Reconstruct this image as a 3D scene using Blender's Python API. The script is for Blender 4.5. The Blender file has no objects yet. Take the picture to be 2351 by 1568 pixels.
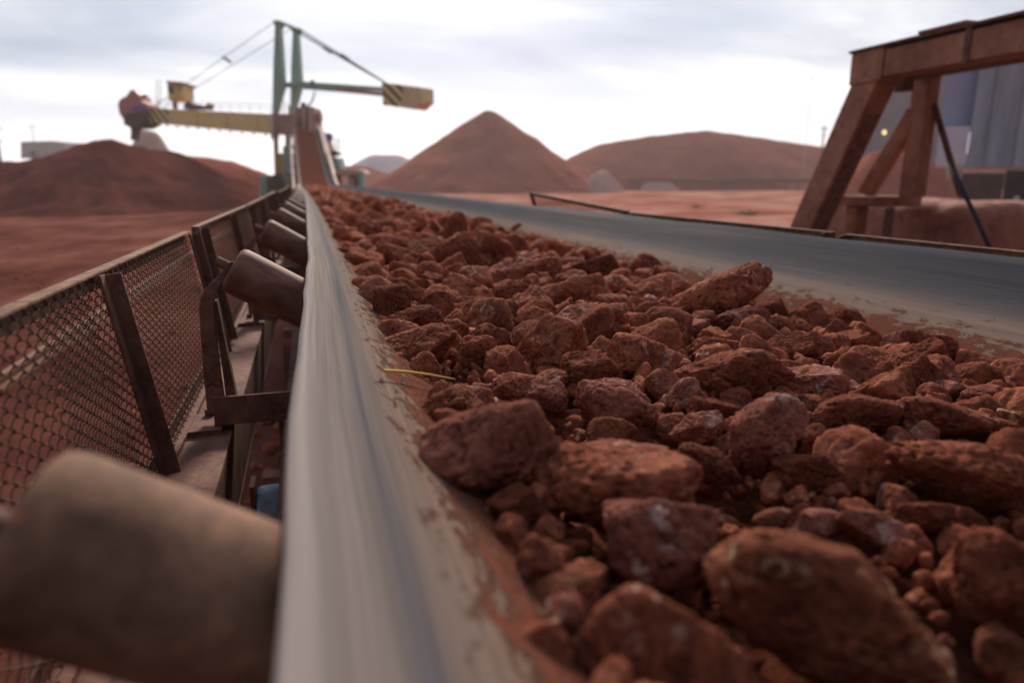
import bpy, math, random
import numpy as np
from mathutils import Vector, Matrix
R = math.radians
random.seed(7)
rng = np.random.RandomState(11)
scene = bpy.context.scene
col = scene.collection
GZ = -2.2                      # ground height; the camera's eye is the origin

# ------------------------------------------------------------------ camera
F = 1567.3; CX, CY = 1175.5, 784.0; VX, VY = 700.0, 415.0
pitch = math.atan((CY - VY) / F)
yaw = math.atan2(-(VX - CX) / F, math.cos(pitch) + math.sin(pitch) * (CY - VY) / F)
cam = bpy.data.cameras.new('camera'); camo = bpy.data.objects.new('camera', cam); col.objects.link(camo)
cam.lens = 24; cam.sensor_width = 36; cam.clip_start = 0.02; cam.clip_end = 5000
camo.rotation_euler = (R(90) - pitch, 0, -yaw)
cam.dof.use_dof = True; cam.dof.focus_distance = 1.30; cam.dof.aperture_fstop = 2.6
scene.camera = camo

def ray(px, py):
    u = (px - CX) / F; v = (CY - py) / F
    fw = math.cos(pitch) + math.sin(pitch) * v; up = math.cos(pitch) * v - math.sin(pitch)
    return Vector((u * math.cos(yaw) + fw * math.sin(yaw), fw * math.cos(yaw) - u * math.sin(yaw), up))
def at(px, py, X=None, Y=None, Z=None, D=None):
    r = ray(px, py)
    s = X / r.x if X is not None else Y / r.y if Y is not None else Z / r.z if Z is not None else D
    return r * s
def proj(p):
    fw = Vector((math.sin(yaw) * math.cos(pitch), math.cos(yaw) * math.cos(pitch), -math.sin(pitch)))
    rt = Vector((math.cos(yaw), -math.sin(yaw), 0)); up = rt.cross(fw)
    d = p.dot(fw)
    return CX + F * p.dot(rt) / d, CY - F * p.dot(up) / d, d

# ------------------------------------------------------------------ materials
def mat(name, build, rough=0.9, metal=0.0, spec=0.3):
    m = bpy.data.materials.new(name); m.use_nodes = True
    nt = m.node_tree; b = nt.nodes['Principled BSDF']
    b.inputs['Roughness'].default_value = rough; b.inputs['Metallic'].default_value = metal
    b.inputs['Specular IOR Level'].default_value = spec
    if isinstance(build, tuple): b.inputs['Base Color'].default_value = (*build, 1)
    elif build: build(nt, b)
    return m
def nd(nt, t, **k):
    n = nt.nodes.new(t)
    for a, v in k.items():
        if a in n.inputs.keys(): n.inputs[a].default_value = v
        else: setattr(n, a, v)
    return n
def noise(nt, vec, scale, detail=6, rough=.6, dist=0):
    n = nd(nt, 'ShaderNodeTexNoise'); n.inputs['Scale'].default_value = scale
    n.inputs['Detail'].default_value = detail; n.inputs['Roughness'].default_value = rough
    n.inputs['Distortion'].default_value = dist
    if vec is not None: nt.links.new(vec, n.inputs['Vector'])
    return n.outputs['Fac']
def ramp(nt, fac, stops, interp='LINEAR'):
    r = nd(nt, 'ShaderNodeValToRGB'); r.color_ramp.interpolation = interp
    e = r.color_ramp.elements
    while len(e) < len(stops): e.new(.5)
    for i, (p, c) in enumerate(stops):
        e[i].position = p; e[i].color = (*c, 1) if isinstance(c, tuple) else (c, c, c, 1)
    nt.links.new(fac, r.inputs['Fac']); return r.outputs['Color']
def mix(nt, fac, a, b, mode='MIX'):
    n = nd(nt, 'ShaderNodeMix', data_type='RGBA', blend_type=mode)
    if isinstance(fac, (int, float)): n.inputs[0].default_value = fac
    else: nt.links.new(fac, n.inputs[0])
    for i, v in ((6, a), (7, b)):
        if isinstance(v, tuple): n.inputs[i].default_value = (*v, 1)
        else: nt.links.new(v, n.inputs[i])
    return n.outputs[2]
def math_(nt, op, a, b=0.0, clamp=False):
    n = nd(nt, 'ShaderNodeMath', operation=op, use_clamp=clamp)
    for i, v in ((0, a), (1, b)):
        if isinstance(v, (int, float)): n.inputs[i].default_value = v
        else: nt.links.new(v, n.inputs[i])
    return n.outputs[0]
def vmul(nt, vec, s):
    n = nd(nt, 'ShaderNodeVectorMath', operation='MULTIPLY'); nt.links.new(vec, n.inputs[0]); n.inputs[1].default_value = s
    return n.outputs[0]
def bump(nt, b, h, strength, dist):
    n = nd(nt, 'ShaderNodeBump'); n.inputs['Strength'].default_value = strength; n.inputs['Distance'].default_value = dist
    nt.links.new(h, n.inputs['Height'])
    prev = b.inputs['Normal'].links
    if prev: nt.links.new(prev[0].from_socket, n.inputs['Normal'])
    nt.links.new(n.outputs[0], b.inputs['Normal'])
def P(nt): return nd(nt, 'ShaderNodeNewGeometry').outputs['Position']
def OBJ(nt): return nd(nt, 'ShaderNodeTexCoord').outputs['Object']
def base(nt, b, c): nt.links.new(c, b.inputs['Base Color'])

def rock_mat(name, c_dark, c_mid, c_light, c_fleck, fleck=.62, tint=(1, 1, 1)):
    def f(nt, b):
        p = P(nt)
        big = noise(nt, p, 16, 6, .65, .4); fine = noise(nt, p, 90, 8, .72, .3); spot = noise(nt, p, 45, 5, .6, 1.0)
        m = math_(nt, 'ADD', math_(nt, 'MULTIPLY', big, .55), math_(nt, 'MULTIPLY', fine, .45))
        c = ramp(nt, m, [(.36, c_dark), (.5, c_mid), (.64, c_light)])
        # paler crumbly mineral flecks
        fl = ramp(nt, spot, [(fleck, 0.0), (fleck + .09, 1.0)])
        fl2 = ramp(nt, noise(nt, p, 9, 3, .5, .6), [(.5, 0.0), (.62, 1.0)])
        k = mix(nt, 1.0, fl, fl2, 'MULTIPLY')
        c = mix(nt, math_(nt, 'MULTIPLY', k, .75), c, c_fleck)
        # exposed edges a little paler, hollows darker
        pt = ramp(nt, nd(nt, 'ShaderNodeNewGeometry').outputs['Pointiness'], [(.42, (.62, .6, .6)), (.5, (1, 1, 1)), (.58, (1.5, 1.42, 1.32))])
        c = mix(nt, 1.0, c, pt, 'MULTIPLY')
        oi = nd(nt, 'ShaderNodeObjectInfo').outputs['Random']
        c = mix(nt, 1.0, c, ramp(nt, oi, [(0, (.80, .78, .80)), (.35, (1.0, .97, .93)), (.7, (1.08, 1.06, 1.05)), (1, (1.15, 1.20, 1.22))]), 'MULTIPLY')
        base(nt, b, c)
        v = nd(nt, 'ShaderNodeTexVoronoi', Scale=110.0); nt.links.new(p, v.inputs['Vector'])
        bump(nt, b, big, .6, .03); bump(nt, b, noise(nt, p, 48, 7, .68, .15), .8, .010); bump(nt, b, fine, .8, .006)
        bump(nt, b, ramp(nt, v.outputs['Distance'], [(0, 0.0), (.35, 1.0)]), .45, .003)
        v2 = nd(nt, 'ShaderNodeTexVoronoi', Scale=42.0); nt.links.new(p, v2.inputs['Vector'])
        pitm = ramp(nt, v2.outputs['Distance'], [(.12, 0.0), (.30, 1.0)]); bump(nt, b, pitm, .5, .007)
        bump(nt, b, noise(nt, p, 380, 4, .7), .6, .0018)
    return mat(name, f, rough=.95, spec=.08)
M = {}
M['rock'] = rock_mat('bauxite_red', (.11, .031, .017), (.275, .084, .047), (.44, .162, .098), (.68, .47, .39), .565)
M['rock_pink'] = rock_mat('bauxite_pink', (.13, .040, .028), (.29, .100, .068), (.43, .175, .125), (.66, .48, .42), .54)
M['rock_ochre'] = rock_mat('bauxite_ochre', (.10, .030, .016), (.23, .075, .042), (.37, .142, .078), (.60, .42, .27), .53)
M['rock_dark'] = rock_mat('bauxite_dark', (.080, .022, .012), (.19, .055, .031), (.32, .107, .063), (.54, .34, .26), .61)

def f(nt, b):
    p = P(nt)
    c = ramp(nt, noise(nt, p, 60, 8, .7), [(.35, (.075, .023, .014)), (.65, (.19, .06, .036))])
    base(nt, b, c); bump(nt, b, noise(nt, p, 140, 8, .75), 1, .006)
M['fines'] = mat('ore_fines', f, rough=1, spec=0)

def f(nt, b):
    uv = nd(nt, 'ShaderNodeUVMap').outputs['UV']
    sp = nd(nt, 'ShaderNodeSeparateXYZ'); nt.links.new(uv, sp.inputs[0])
    s, y = sp.outputs[0], sp.outputs[1]
    st = noise(nt, vmul(nt, uv, (42, .55, 1)), 1, 5, .6)          # long streaks rubbed along the travel
    st2 = noise(nt, vmul(nt, uv, (160, 1.6, 1)), 1, 4, .6)
    wob = math_(nt, 'MULTIPLY', math_(nt, 'SUBTRACT', st, .5), .05)
    sw = math_(nt, 'ADD', s, wob)
    c = ramp(nt, math_(nt, 'DIVIDE', sw, 2.25), [  # left wing paler: dust plus its sky sheen, put into the colour
        (.0, (.36, .305, .28)), (.007, (.215, .178, .160)), (.024, (.20, .165, .148)), (.033, (.105, .100, .108)), (.043, (.205, .155, .130)),
        (.070, (.215, .135, .098)), (.2, (.15, .065, .045)), (.74, (.20, .10, .07)), (.775, (.22, .15, .115)), (.802, (.20, .145, .12)),
        (.822, (.11, .095, .095)), (.85, (.062, .060, .068)), (.91, (.045, .046, .056)), (.938, (.10, .10, .115))])
    c = mix(nt, .5, c, ramp(nt, st2, [(.3, (.45, .45, .47)), (.7, (1.45, 1.42, 1.38))]), 'MULTIPLY')
    c = mix(nt, .55, c, ramp(nt, st, [(.3, (.6, .6, .63)), (.7, (1.35, 1.32, 1.28))]), 'MULTIPLY')
    # damp red fines stuck on both wings beside the ore
    d1 = noise(nt, vmul(nt, uv, (34, 15, 1)), 1, 12, .80, .5)
    dl = nd(nt, 'ShaderNodeMapRange'); dl.inputs[1].default_value = .085; dl.inputs[2].default_value = .26; nt.links.new(s, dl.inputs[0])
    dr = nd(nt, 'ShaderNodeMapRange'); dr.inputs[1].default_value = 1.80; dr.inputs[2].default_value = 1.60; nt.links.new(s, dr.inputs[0])
    inside = math_(nt, 'MULTIPLY', math_(nt, 'LESS_THAN', s, 1.9), math_(nt, 'GREATER_THAN', s, .10))
    k = math_(nt, 'MULTIPLY', dl.outputs[0], dr.outputs[0])
    th = math_(nt, 'ADD', d1, math_(nt, 'MULTIPLY', math_(nt, 'SUBTRACT', k, .12), .33))
    band = math_(nt, 'MULTIPLY', ramp(nt, th, [(.57, 0.0), (.605, 1.0)]), inside)
    c = mix(nt, band, c, ramp(nt, d1, [(.4, (.13, .042, .026)), (.65, (.18, .067, .043))]))
    base(nt, b, c)
    rr = ramp(nt, st, [(.3, .62), (.7, .78)])
    rr = mix(nt, band, rr, (.95, .95, .95)); nt.links.new(rr, b.inputs['Roughness'])
    bump(nt, b, band, .7, .004); bump(nt, b, st2, .12, .002)
M['belt'] = mat('worn_rubber_belt', f, rough=.6, spec=.012)

def rust_mat(name, a, c2, c3, sc=14, rough=.75, speck=(.05, .03, .025), b_=.4):
    def f(nt, b):
        p = OBJ(nt)
        n1 = noise(nt, p, sc, 8, .68, .3); n2 = noise(nt, p, sc * 6, 5, .7)
        m = math_(nt, 'ADD', math_(nt, 'MULTIPLY', n1, .7), math_(nt, 'MULTIPLY', n2, .3))
        c = ramp(nt, m, [(.38, a), (.5, c2), (.62, c3)])
        c = mix(nt, ramp(nt, noise(nt, p, sc * 2.3, 3, .5, .2), [(.66, 0.0), (.70, .7)]), c, speck)
        base(nt, b, c); bump(nt, b, n2, b_, .004)
    return mat(name, f, rough=rough, spec=.25)
M['steel'] = rust_mat('dusty_rusted_steel', (.09, .040, .029), (.18, .080, .056), (.27, .130, .092))
M['steel_dark'] = rust_mat('dark_rusted_steel', (.07, .031, .022), (.14, .062, .043), (.22, .104, .072))
M['rail'] = rust_mat('tan_rusty_steel', (.14, .062, .036), (.25, .125, .075), (.36, .20, .12), 30)
M['wire'] = rust_mat('rusty_wire', (.06, .027, .017), (.13, .062, .037), (.21, .11, .066), 60)
M['gantry'] = rust_mat('gantry_red_oxide', (.20, .078, .047), (.33, .135, .084), (.44, .205, .132), 2.2, speck=(.11, .07, .055), b_=.25)
M['gantry_side'] = M['gantry']
M['concrete'] = rust_mat('dusty_block', (.20, .075, .05), (.31, .13, .09), (.40, .18, .125), 3.0, speck=(.1, .04, .03))
def f(nt, b):
    p = OBJ(nt)
    n1 = math_(nt, 'ADD', math_(nt, 'MULTIPLY', noise(nt, p, 11, 5, .6, .5), .55), math_(nt, 'MULTIPLY', noise(nt, p, 48, 6, .7, .3), .45))
    c = ramp(nt, n1, [(.28, (.09, .047, .031)), (.44, (.19, .098, .062)), (.56, (.29, .155, .096)), (.72, (.40, .215, .13))])
    c = mix(nt, ramp(nt, noise(nt, p, 95, 2, .4, .3), [(.68, 0.0), (.74, .45)]), c, (.38, .15, .05))
    c = mix(nt, ramp(nt, noise(nt, vmul(nt, p, (1.3, 1, 1)), 47, 2, .4, .3), [(.72, 0.0), (.76, .7)]), c, (.55, .12, .06))
    base(nt, b, c); bump(nt, b, noise(nt, p, 60, 6, .7), .25, .003)
M['roller'] = mat('dusty_roller_shell', f, rough=.75, spec=.15)
def f(nt, b):
    p = OBJ(nt)
    c = ramp(nt, noise(nt, vmul(nt, p, (1, 6, 1)), 14, 5, .6), [(.35, (.12, .048, .034)), (.6, (.235, .105, .072)), (.7, (.16, .09, .075))])
    base(nt, b, c)
M['roller2'] = mat('brown_roller_shell', f, rough=.62, spec=.22)
M['blue'] = rust_mat('pale_blue_paint', (.16, .24, .32), (.24, .36, .46), (.34, .44, .50), 20, .45, (.2, .12, .1))
M['straw'] = mat('yellow_straw', (.62, .40, .07), rough=.6)

def earth(name, cols, sc=1.0, b1=.5):
    def f(nt, b):
        p = P(nt)
        n1 = noise(nt, p, .22 * sc, 6, .6, .3); n2 = noise(nt, p, 2.2 * sc, 8, .72)
        m = math_(nt, 'ADD', math_(nt, 'MULTIPLY', n1, .6), math_(nt, 'MULTIPLY', n2, .4))
        c = ramp(nt, m, cols); base(nt, b, c)
        bump(nt, b, n2, b1, .25 / sc); bump(nt, b, noise(nt, p, 22 * sc, 8, .75), b1, .03 / sc)
    return mat(name, f, rough=1, spec=0)
M['pile_shaded'] = earth('ore_heap_shaded', [(.36, (.105, .031, .023)), (.5, (.155, .046, .034)), (.66, (.23, .078, .056))], 1.2)  # same ore as the other heaps, darkened for its shaded near side
M['pile'] = earth('ore_heap', [(.36, (.225, .062, .042)), (.5, (.30, .088, .060)), (.66, (.38, .130, .092))], .5, .3)
M['pile_far'] = earth('ore_heap_far', [(.36, (.19, .052, .038)), (.5, (.25, .072, .053)), (.66, (.32, .108, .080))], .22)
M['pile_lav'] = earth('pale_far_heap', [(.36, (.40, .33, .36)), (.66, (.5, .42, .44))], .2, .2)
M['pile_pink'] = earth('pale_pink_heap', [(.36, (.38, .20, .17)), (.66, (.50, .30, .26))], .6, .3)
def f(nt, b):
    p = P(nt)
    n1 = noise(nt, p, .16, 5, .6, .4); n2 = noise(nt, p, 1.5, 9, .74, .2); n3 = noise(nt, vmul(nt, p, (1, .18, 1)), .9, 5, .6)
    m = math_(nt, 'ADD', math_(nt, 'MULTIPLY', n1, .4), math_(nt, 'ADD', math_(nt, 'MULTIPLY', n2, .3), math_(nt, 'MULTIPLY', n3, .3)))
    c = ramp(nt, m, [(.36, (.075, .026, .020)), (.45, (.14, .049, .037)), (.53, (.215, .082, .060)), (.62, (.33, .15, .11))])
    # paler ground to the right of the conveyor
    sx = nd(nt, 'ShaderNodeSeparateXYZ'); nt.links.new(p, sx.inputs[0])
    r = nd(nt, 'ShaderNodeMapRange'); r.inputs[1].default_value = 6; r.inputs[2].default_value = 22; nt.links.new(sx.outputs[0], r.inputs[0])
    pale = ramp(nt, n1, [(.38, (.30, .095, .062)), (.48, (.40, .155, .105)), (.58, (.55, .29, .23))])
    c = mix(nt, math_(nt, 'MULTIPLY', r.outputs[0], .8), c, pale)
    base(nt, b, c); bump(nt, b, n2, .5, .2); bump(nt, b, noise(nt, p, 26, 9, .78), .8, .03)
M['ground'] = mat('red_dust_ground', f, rough=1, spec=0)

def paint(name, c, dirt=(.22, .1, .07), amt=.5, rough=.55, sc=.8):
    def f(nt, b):
        p = OBJ(nt)
        k = ramp(nt, noise(nt, p, sc, 7, .7, .3), [(.42, 0.0), (.68, amt)])
        base(nt, b, mix(nt, k, c, dirt))
    return mat(name, f, rough=rough, spec=.3)
M['green'] = paint('sea_green_paint', (.26, .45, .37), (.34, .27, .20), .5)
M['yellow'] = paint('dusty_yellow_paint', (.85, .58, .20), (.60, .34, .18), .4)
M['tan'] = paint('tan_paint', (.76, .58, .33), (.5, .32, .2), .5)
M['amber'] = paint('amber_paint', (.55, .27, .05), (.4, .2, .1), .4)
M['machine'] = paint('dusty_brown_machine', (.40, .22, .17), (.26, .12, .09), .7)
M['machine_light'] = paint('dusty_pink_brown_steel', (.62, .38, .30), (.42, .22, .16), .6)
M['machine_dark'] = paint('dark_machine_steel', (.08, .05, .05), (.18, .09, .07), .6)
M['pinkred'] = paint('faded_red_housing', (.55, .20, .18), (.3, .11, .09), .5)
M['cabblue'] = paint('blue_paint', (.08, .12, .40), (.2, .14, .18), .4)
M['whitepaint'] = paint('dusty_white', (.6, .52, .48), (.4, .25, .2), .6)
M['black'] = mat('black_rubber', (.03, .03, .04), rough=.5)
M['cable'] = mat('grey_blue_pipe', (.035, .035, .045), rough=.7, spec=.1)
M['glass'] = mat('dark_glass', (.06, .07, .08), rough=.1, spec=.6)
def stripes(name, slant):
    def f(nt, b):
        p = OBJ(nt); sx = nd(nt, 'ShaderNodeSeparateXYZ'); nt.links.new(p, sx.inputs[0])
        a = math_(nt, 'ADD', sx.outputs[0], math_(nt, 'MULTIPLY', sx.outputs[2], slant))
        s = math_(nt, 'FRACT', math_(nt, 'MULTIPLY', a, 1.55))
        k = ramp(nt, s, [(.50, 0.0), (.53, 1.0)])
        base(nt, b, mix(nt, k, (.90, .68, .22), (.02, .025, .06)))
    return mat(name, f, rough=.6)
M['stripe'] = stripes('hazard_stripes', .75)
def f(nt, b):
    p = OBJ(nt); sx = nd(nt, 'ShaderNodeSeparateXYZ'); nt.links.new(p, sx.inputs[0])
    w = nd(nt, 'ShaderNodeTexWave', Scale=1.0); w.inputs['Distortion'].default_value = 0
    nt.links.new(vmul(nt, p, (7.5, 0, 0)), w.inputs['Vector'])
    c = ramp(nt, noise(nt, vmul(nt, p, (1.2, 1, .18)), 1.2, 6, .65), [(.36, (.29, .36, .47)), (.52, (.39, .47, .59)), (.66, (.48, .55, .64))])
    c = mix(nt, ramp(nt, noise(nt, vmul(nt, p, (2.5, 1, .3)), 1.6, 5, .7), [(.60, 0.0), (.72, .5)]), c, (.30, .17, .14))
    base(nt, b, c); bump(nt, b, w.outputs['Fac'], .6, .05)
M['clad'] = mat('weathered_blue_cladding', f, rough=.5, spec=.4)
M['clad_gray'] = paint('grey_cladding', (.30, .31, .34), (.22, .19, .19), .6)
M['clad_blue'] = paint('blue_cladding', (.30, .38, .58), (.34, .36, .46), .6)
M['clad_white'] = paint('milky_panel', (.60, .63, .76), (.46, .48, .60), .6)
M['dark_wall'] = paint('black_wall', (.030, .028, .028), (.07, .05, .045), .6)
M['plume'] = mat('pampas_plume', (.62, .50, .42), rough=1)
M['stem'] = mat('dry_stem', (.25, .18, .10), rough=.9)
M['weed'] = mat('dull_green_weed', (.12, .12, .06), rough=.9)
def f(nt, b):
    b.inputs['Emission Color'].default_value = (1, .72, .25, 1); b.inputs['Emission Strength'].default_value = 1.3
M['lamp'] = mat('lit_lamp', f)
M['orange_strip'] = paint('rusty_orange_strip', (.62, .32, .14), (.4, .2, .12), .5)

# ------------------------------------------------------------------ object helpers
def tag(o, label=None, cat=None, group=None, kind=None):
    if label: o['label'] = label
    if cat: o['category'] = cat
    if group: o['group'] = group
    if kind: o['kind'] = kind
    return o
def empty(name, loc, label, cat, group=None):
    o = bpy.data.objects.new(name, None); col.objects.link(o); o.location = loc; o.empty_display_size = .1
    return tag(o, label, cat, group)
def wloc(o):
    v = Vector((0, 0, 0))
    while o is not None: v += o.location; o = o.parent
    return v
def link_mesh(name, me, parent=None, loc=None):
    o = bpy.data.objects.new(name, me); col.objects.link(o)
    if parent: o.parent = parent
    if loc is not None: o.location = loc
    return o
class MB:
    def __init__(s): s.v = []; s.f = []
    def add(s, vs, fs):
        n = len(s.v); s.v += [tuple(v) for v in vs]; s.f += [tuple(i + n for i in f) for f in fs]; return s
    def box(s, a, b):
        (x0, y0, z0), (x1, y1, z1) = a, b
        return s.hexa([(x0, y0, z0), (x1, y0, z0), (x1, y1, z0), (x0, y1, z0), (x0, y0, z1), (x1, y0, z1), (x1, y1, z1), (x0, y1, z1)])
    def hexa(s, v): return s.add(v, [(0, 3, 2, 1), (4, 5, 6, 7), (0, 1, 5, 4), (1, 2, 6, 5), (2, 3, 7, 6), (3, 0, 4, 7)])
    def beam(s, p0, p1, w, h, up=(0, 0, 1), w1=None, h1=None):
        p0 = Vector(p0); p1 = Vector(p1); d = (p1 - p0).normalized(); up = Vector(up)
        if abs(d.dot(up)) > .99: up = Vector((0, 1, 0))
        sd = d.cross(up).normalized(); u = sd.cross(d)
        w1 = w if w1 is None else w1; h1 = h if h1 is None else h1
        vs = []
        for p, a, b in ((p0, w, h), (p1, w1, h1)):
            vs += [p - sd * a / 2 - u * b / 2, p + sd * a / 2 - u * b / 2, p + sd * a / 2 + u * b / 2, p - sd * a / 2 + u * b / 2]
        return s.add(vs, [(0, 3, 2, 1), (4, 5, 6, 7), (0, 1, 5, 4), (1, 2, 6, 5), (2, 3, 7, 6), (3, 0, 4, 7)])
    def tube(s, pts, r, n=8, cap=True):
        pts = [Vector(p) for p in pts]; rr = r if isinstance(r, (list, tuple)) else [r] * len(pts)
        vs = []; up = Vector((0.13, .21, 1)).normalized()
        for i, p in enumerate(pts):
            d = (pts[min(i + 1, len(pts) - 1)] - pts[max(i - 1, 0)]).normalized()
            a = d.cross(up)
            if a.length < .05: a = d.cross(Vector((1, 0, 0)))
            a.normalize(); b = a.cross(d)
            vs += [p + (a * math.cos(t) + b * math.sin(t)) * rr[i] for t in [2 * math.pi * k / n for k in range(n)]]
        fs = [(i * n + k, i * n + (k + 1) % n, (i + 1) * n + (k + 1) % n, (i + 1) * n + k) for i in range(len(pts) - 1) for k in range(n)]
        if cap: fs += [tuple(range(n - 1, -1, -1)), tuple(range((len(pts) - 1) * n, len(pts) * n))]
        return s.add(vs, fs)
    def prism(s, poly, d):     # polygon (3-D points) pushed along d
        n = len(poly); poly = [Vector(p) for p in poly]; d = Vector(d)
        return s.add(poly + [p + d for p in poly], [tuple(range(n)), tuple(range(2 * n - 1, n - 1, -1))] + [(i, i + n, (i + 1) % n + n, (i + 1) % n) for i in range(n)])
    def build(s, name, m, parent=None, smooth=False, bevel=0, origin=None):
        o3 = wloc(parent) if parent else Vector(origin) if origin is not None else Vector((0, 0, 0))
        me = bpy.data.meshes.new(name)
        me.from_pydata([tuple(Vector(v) - o3) for v in s.v], [], s.f); me.materials.append(m)
        import bmesh
        bm = bmesh.new(); bm.from_mesh(me); bmesh.ops.recalc_face_normals(bm, faces=bm.faces); bm.to_mesh(me); bm.free()
        if smooth:
            for p in me.polygons: p.use_smooth = True
        o = link_mesh(name, me, parent, None if parent else o3)
        if bevel:
            md = o.modifiers.new('bevel', 'BEVEL'); md.width = bevel; md.segments = 2; md.limit_method = 'ANGLE'; md.angle_limit = R(40)
        return o
def copy_tree(o, parent=None):
    c = o.copy(); col.objects.link(c); c.parent = parent
    for ch in o.children: copy_tree(ch, c)
    return c
def np_mesh(name, V, Fc, m, smooth=True):
    me = bpy.data.meshes.new(name); k = Fc.shape[1]
    me.vertices.add(len(V)); me.vertices.foreach_set('co', V.astype(np.float32).ravel())
    me.loops.add(Fc.size); me.loops.foreach_set('vertex_index', Fc.astype(np.int32).ravel())
    me.polygons.add(len(Fc)); me.polygons.foreach_set('loop_start', np.arange(0, Fc.size, k, dtype=np.int32))
    me.polygons.foreach_set('use_smooth', np.full(len(Fc), smooth))
    me.update(calc_edges=True); me.materials.append(m); return me

# ------------------------------------------------------------------ numpy noise
def hsh(i, j, k, seed):
    n = (i * 374761393 + j * 668265263 + k * 2147483647 + seed * 974634777).astype(np.int64) & 0xffffffff
    n = ((n ^ (n >> 13)) * 1274126177) & 0xffffffff
    n = ((n ^ (n >> 16)) * 2246822519) & 0xffffffff
    return ((n ^ (n >> 15)) & 0xffffff) / float(0xffffff)
def vnoise(p, seed=0):
    i = np.floor(p).astype(np.int64); f_ = p - i; u = f_ * f_ * (3 - 2 * f_); r = 0
    for a in (0, 1):
        for b in (0, 1):
            for c in (0, 1):
                w = (u[:, 0] if a else 1 - u[:, 0]) * (u[:, 1] if b else 1 - u[:, 1]) * (u[:, 2] if c else 1 - u[:, 2])
                r = r + w * hsh(i[:, 0] + a, i[:, 1] + b, i[:, 2] + c, seed)
    return r * 2 - 1
def fbm(p, o=4, seed=0, g=.5, ridged=False):
    r = 0; a = 1; t = 0
    for k in range(o):
        n = vnoise(p * 2 ** k + 17.3 * k, seed + k)
        if ridged: n = 1 - 2 * np.abs(n)
        r = r + a * n; t += a; a *= g
    return r / t
import bmesh
ICO = {}
def ico(sub):
    if sub not in ICO:
        bm = bmesh.new(); bmesh.ops.create_icosphere(bm, subdivisions=sub, radius=1)
        ICO[sub] = (np.array([v.co[:] for v in bm.verts]), np.array([[v.index for v in f.verts] for f in bm.faces])); bm.free()
    return ICO[sub]
def rock_shape(seed, sub, p=14, planes=13, rough=1.0, boxy=0.0, asp=(1, 1, 1)):
    rs = np.random.RandomState(seed); V, Fc = ico(sub)
    m = rs.normal(size=(planes, 3)); m /= np.linalg.norm(m, axis=1)[:, None]; d = rs.uniform(.66, 1.0, planes)
    if boxy:
        ax = np.vstack([np.eye(3), -np.eye(3)]) + rs.normal(size=(6, 3)) * .14; ax /= np.linalg.norm(ax, axis=1)[:, None]
        m = np.vstack([m, ax]); d = np.concatenate([d + .12, np.full(6, .72)])
    q = np.clip(V @ m.T, 0, None) / d
    r = (np.sum(q ** p, axis=1) + (1 / 1.25) ** p) ** (-1 / p)
    X = V * r[:, None]
    o = rs.uniform(-50, 50, 3); X0 = X; X = X * np.array(asp)
    wp = np.stack([vnoise(X * 2.2 + o + 9 * k, seed + 60 + k) for k in range(3)], 1) * .28
    XW = X + wp
    dn = .15 * fbm(XW * 1.6 + o, 3, seed) + rough * (.055 * fbm(XW * 4 + o, 3, seed + 5, .55) + .038 * (fbm(XW * 6.5 + o, 3, seed + 9, .6, True) - .2))
    if sub >= 4:
        dn = dn + rough * .022 * fbm(X * 17 + o, 3, seed + 11, .65)
        pit = vnoise(X * 9 + o, seed + 21); dn = dn - rough * .16 * np.clip(pit - .38, 0, 1)
    if sub >= 6: dn = dn + rough * .010 * fbm(X * 45 + o, 2, seed + 31)
    X = X0 + V * dn[:, None]
    lo, hi = X.min(0), X.max(0)
    return (X - (lo + hi) / 2) / ((hi - lo) / 2), Fc

# ------------------------------------------------------------------ the setting
def heightfield(name, xs, ys, hfun, m, drop=None):
    X, Y = np.meshgrid(xs, ys, indexing='ij'); Z = hfun(X, Y)
    nx, ny = X.shape; V = np.stack([X.ravel(), Y.ravel(), Z.ravel()], 1)
    idx = np.arange(nx * ny).reshape(nx, ny)
    Fc = np.stack([idx[:-1, :-1].ravel(), idx[1:, :-1].ravel(), idx[1:, 1:].ravel(), idx[:-1, 1:].ravel()], 1)
    if drop is not None:
        keep = ~np.all(Z.ravel()[Fc] < drop, axis=1); Fc = Fc[keep]
        used = np.unique(Fc); mp = np.full(nx * ny, -1); mp[used] = np.arange(len(used)); V = V[used]; Fc = mp[Fc]
    return np_mesh(name, V, Fc, m)
t = np.linspace(-1, 1, 360); gx = np.sinh(t * 6.2) / np.sinh(6.2) * 1500
def gh(X, Y):
    d = np.hypot(X, Y); q = np.stack([X.ravel() * .5, Y.ravel() * .5, X.ravel() * 0], 1)
    n = fbm(q, 4, 3).reshape(X.shape) * np.clip(12 / (d + 6), .25, 1) * .10
    big = fbm(q * .12, 3, 5).reshape(X.shape) * np.clip((d - 8) / 30, 0, 1) * .22
    return GZ + n + big
g = link_mesh('ground', heightfield('ground', gx, gx + 3, gh, M['ground'])); tag(g, kind='structure')

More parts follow.
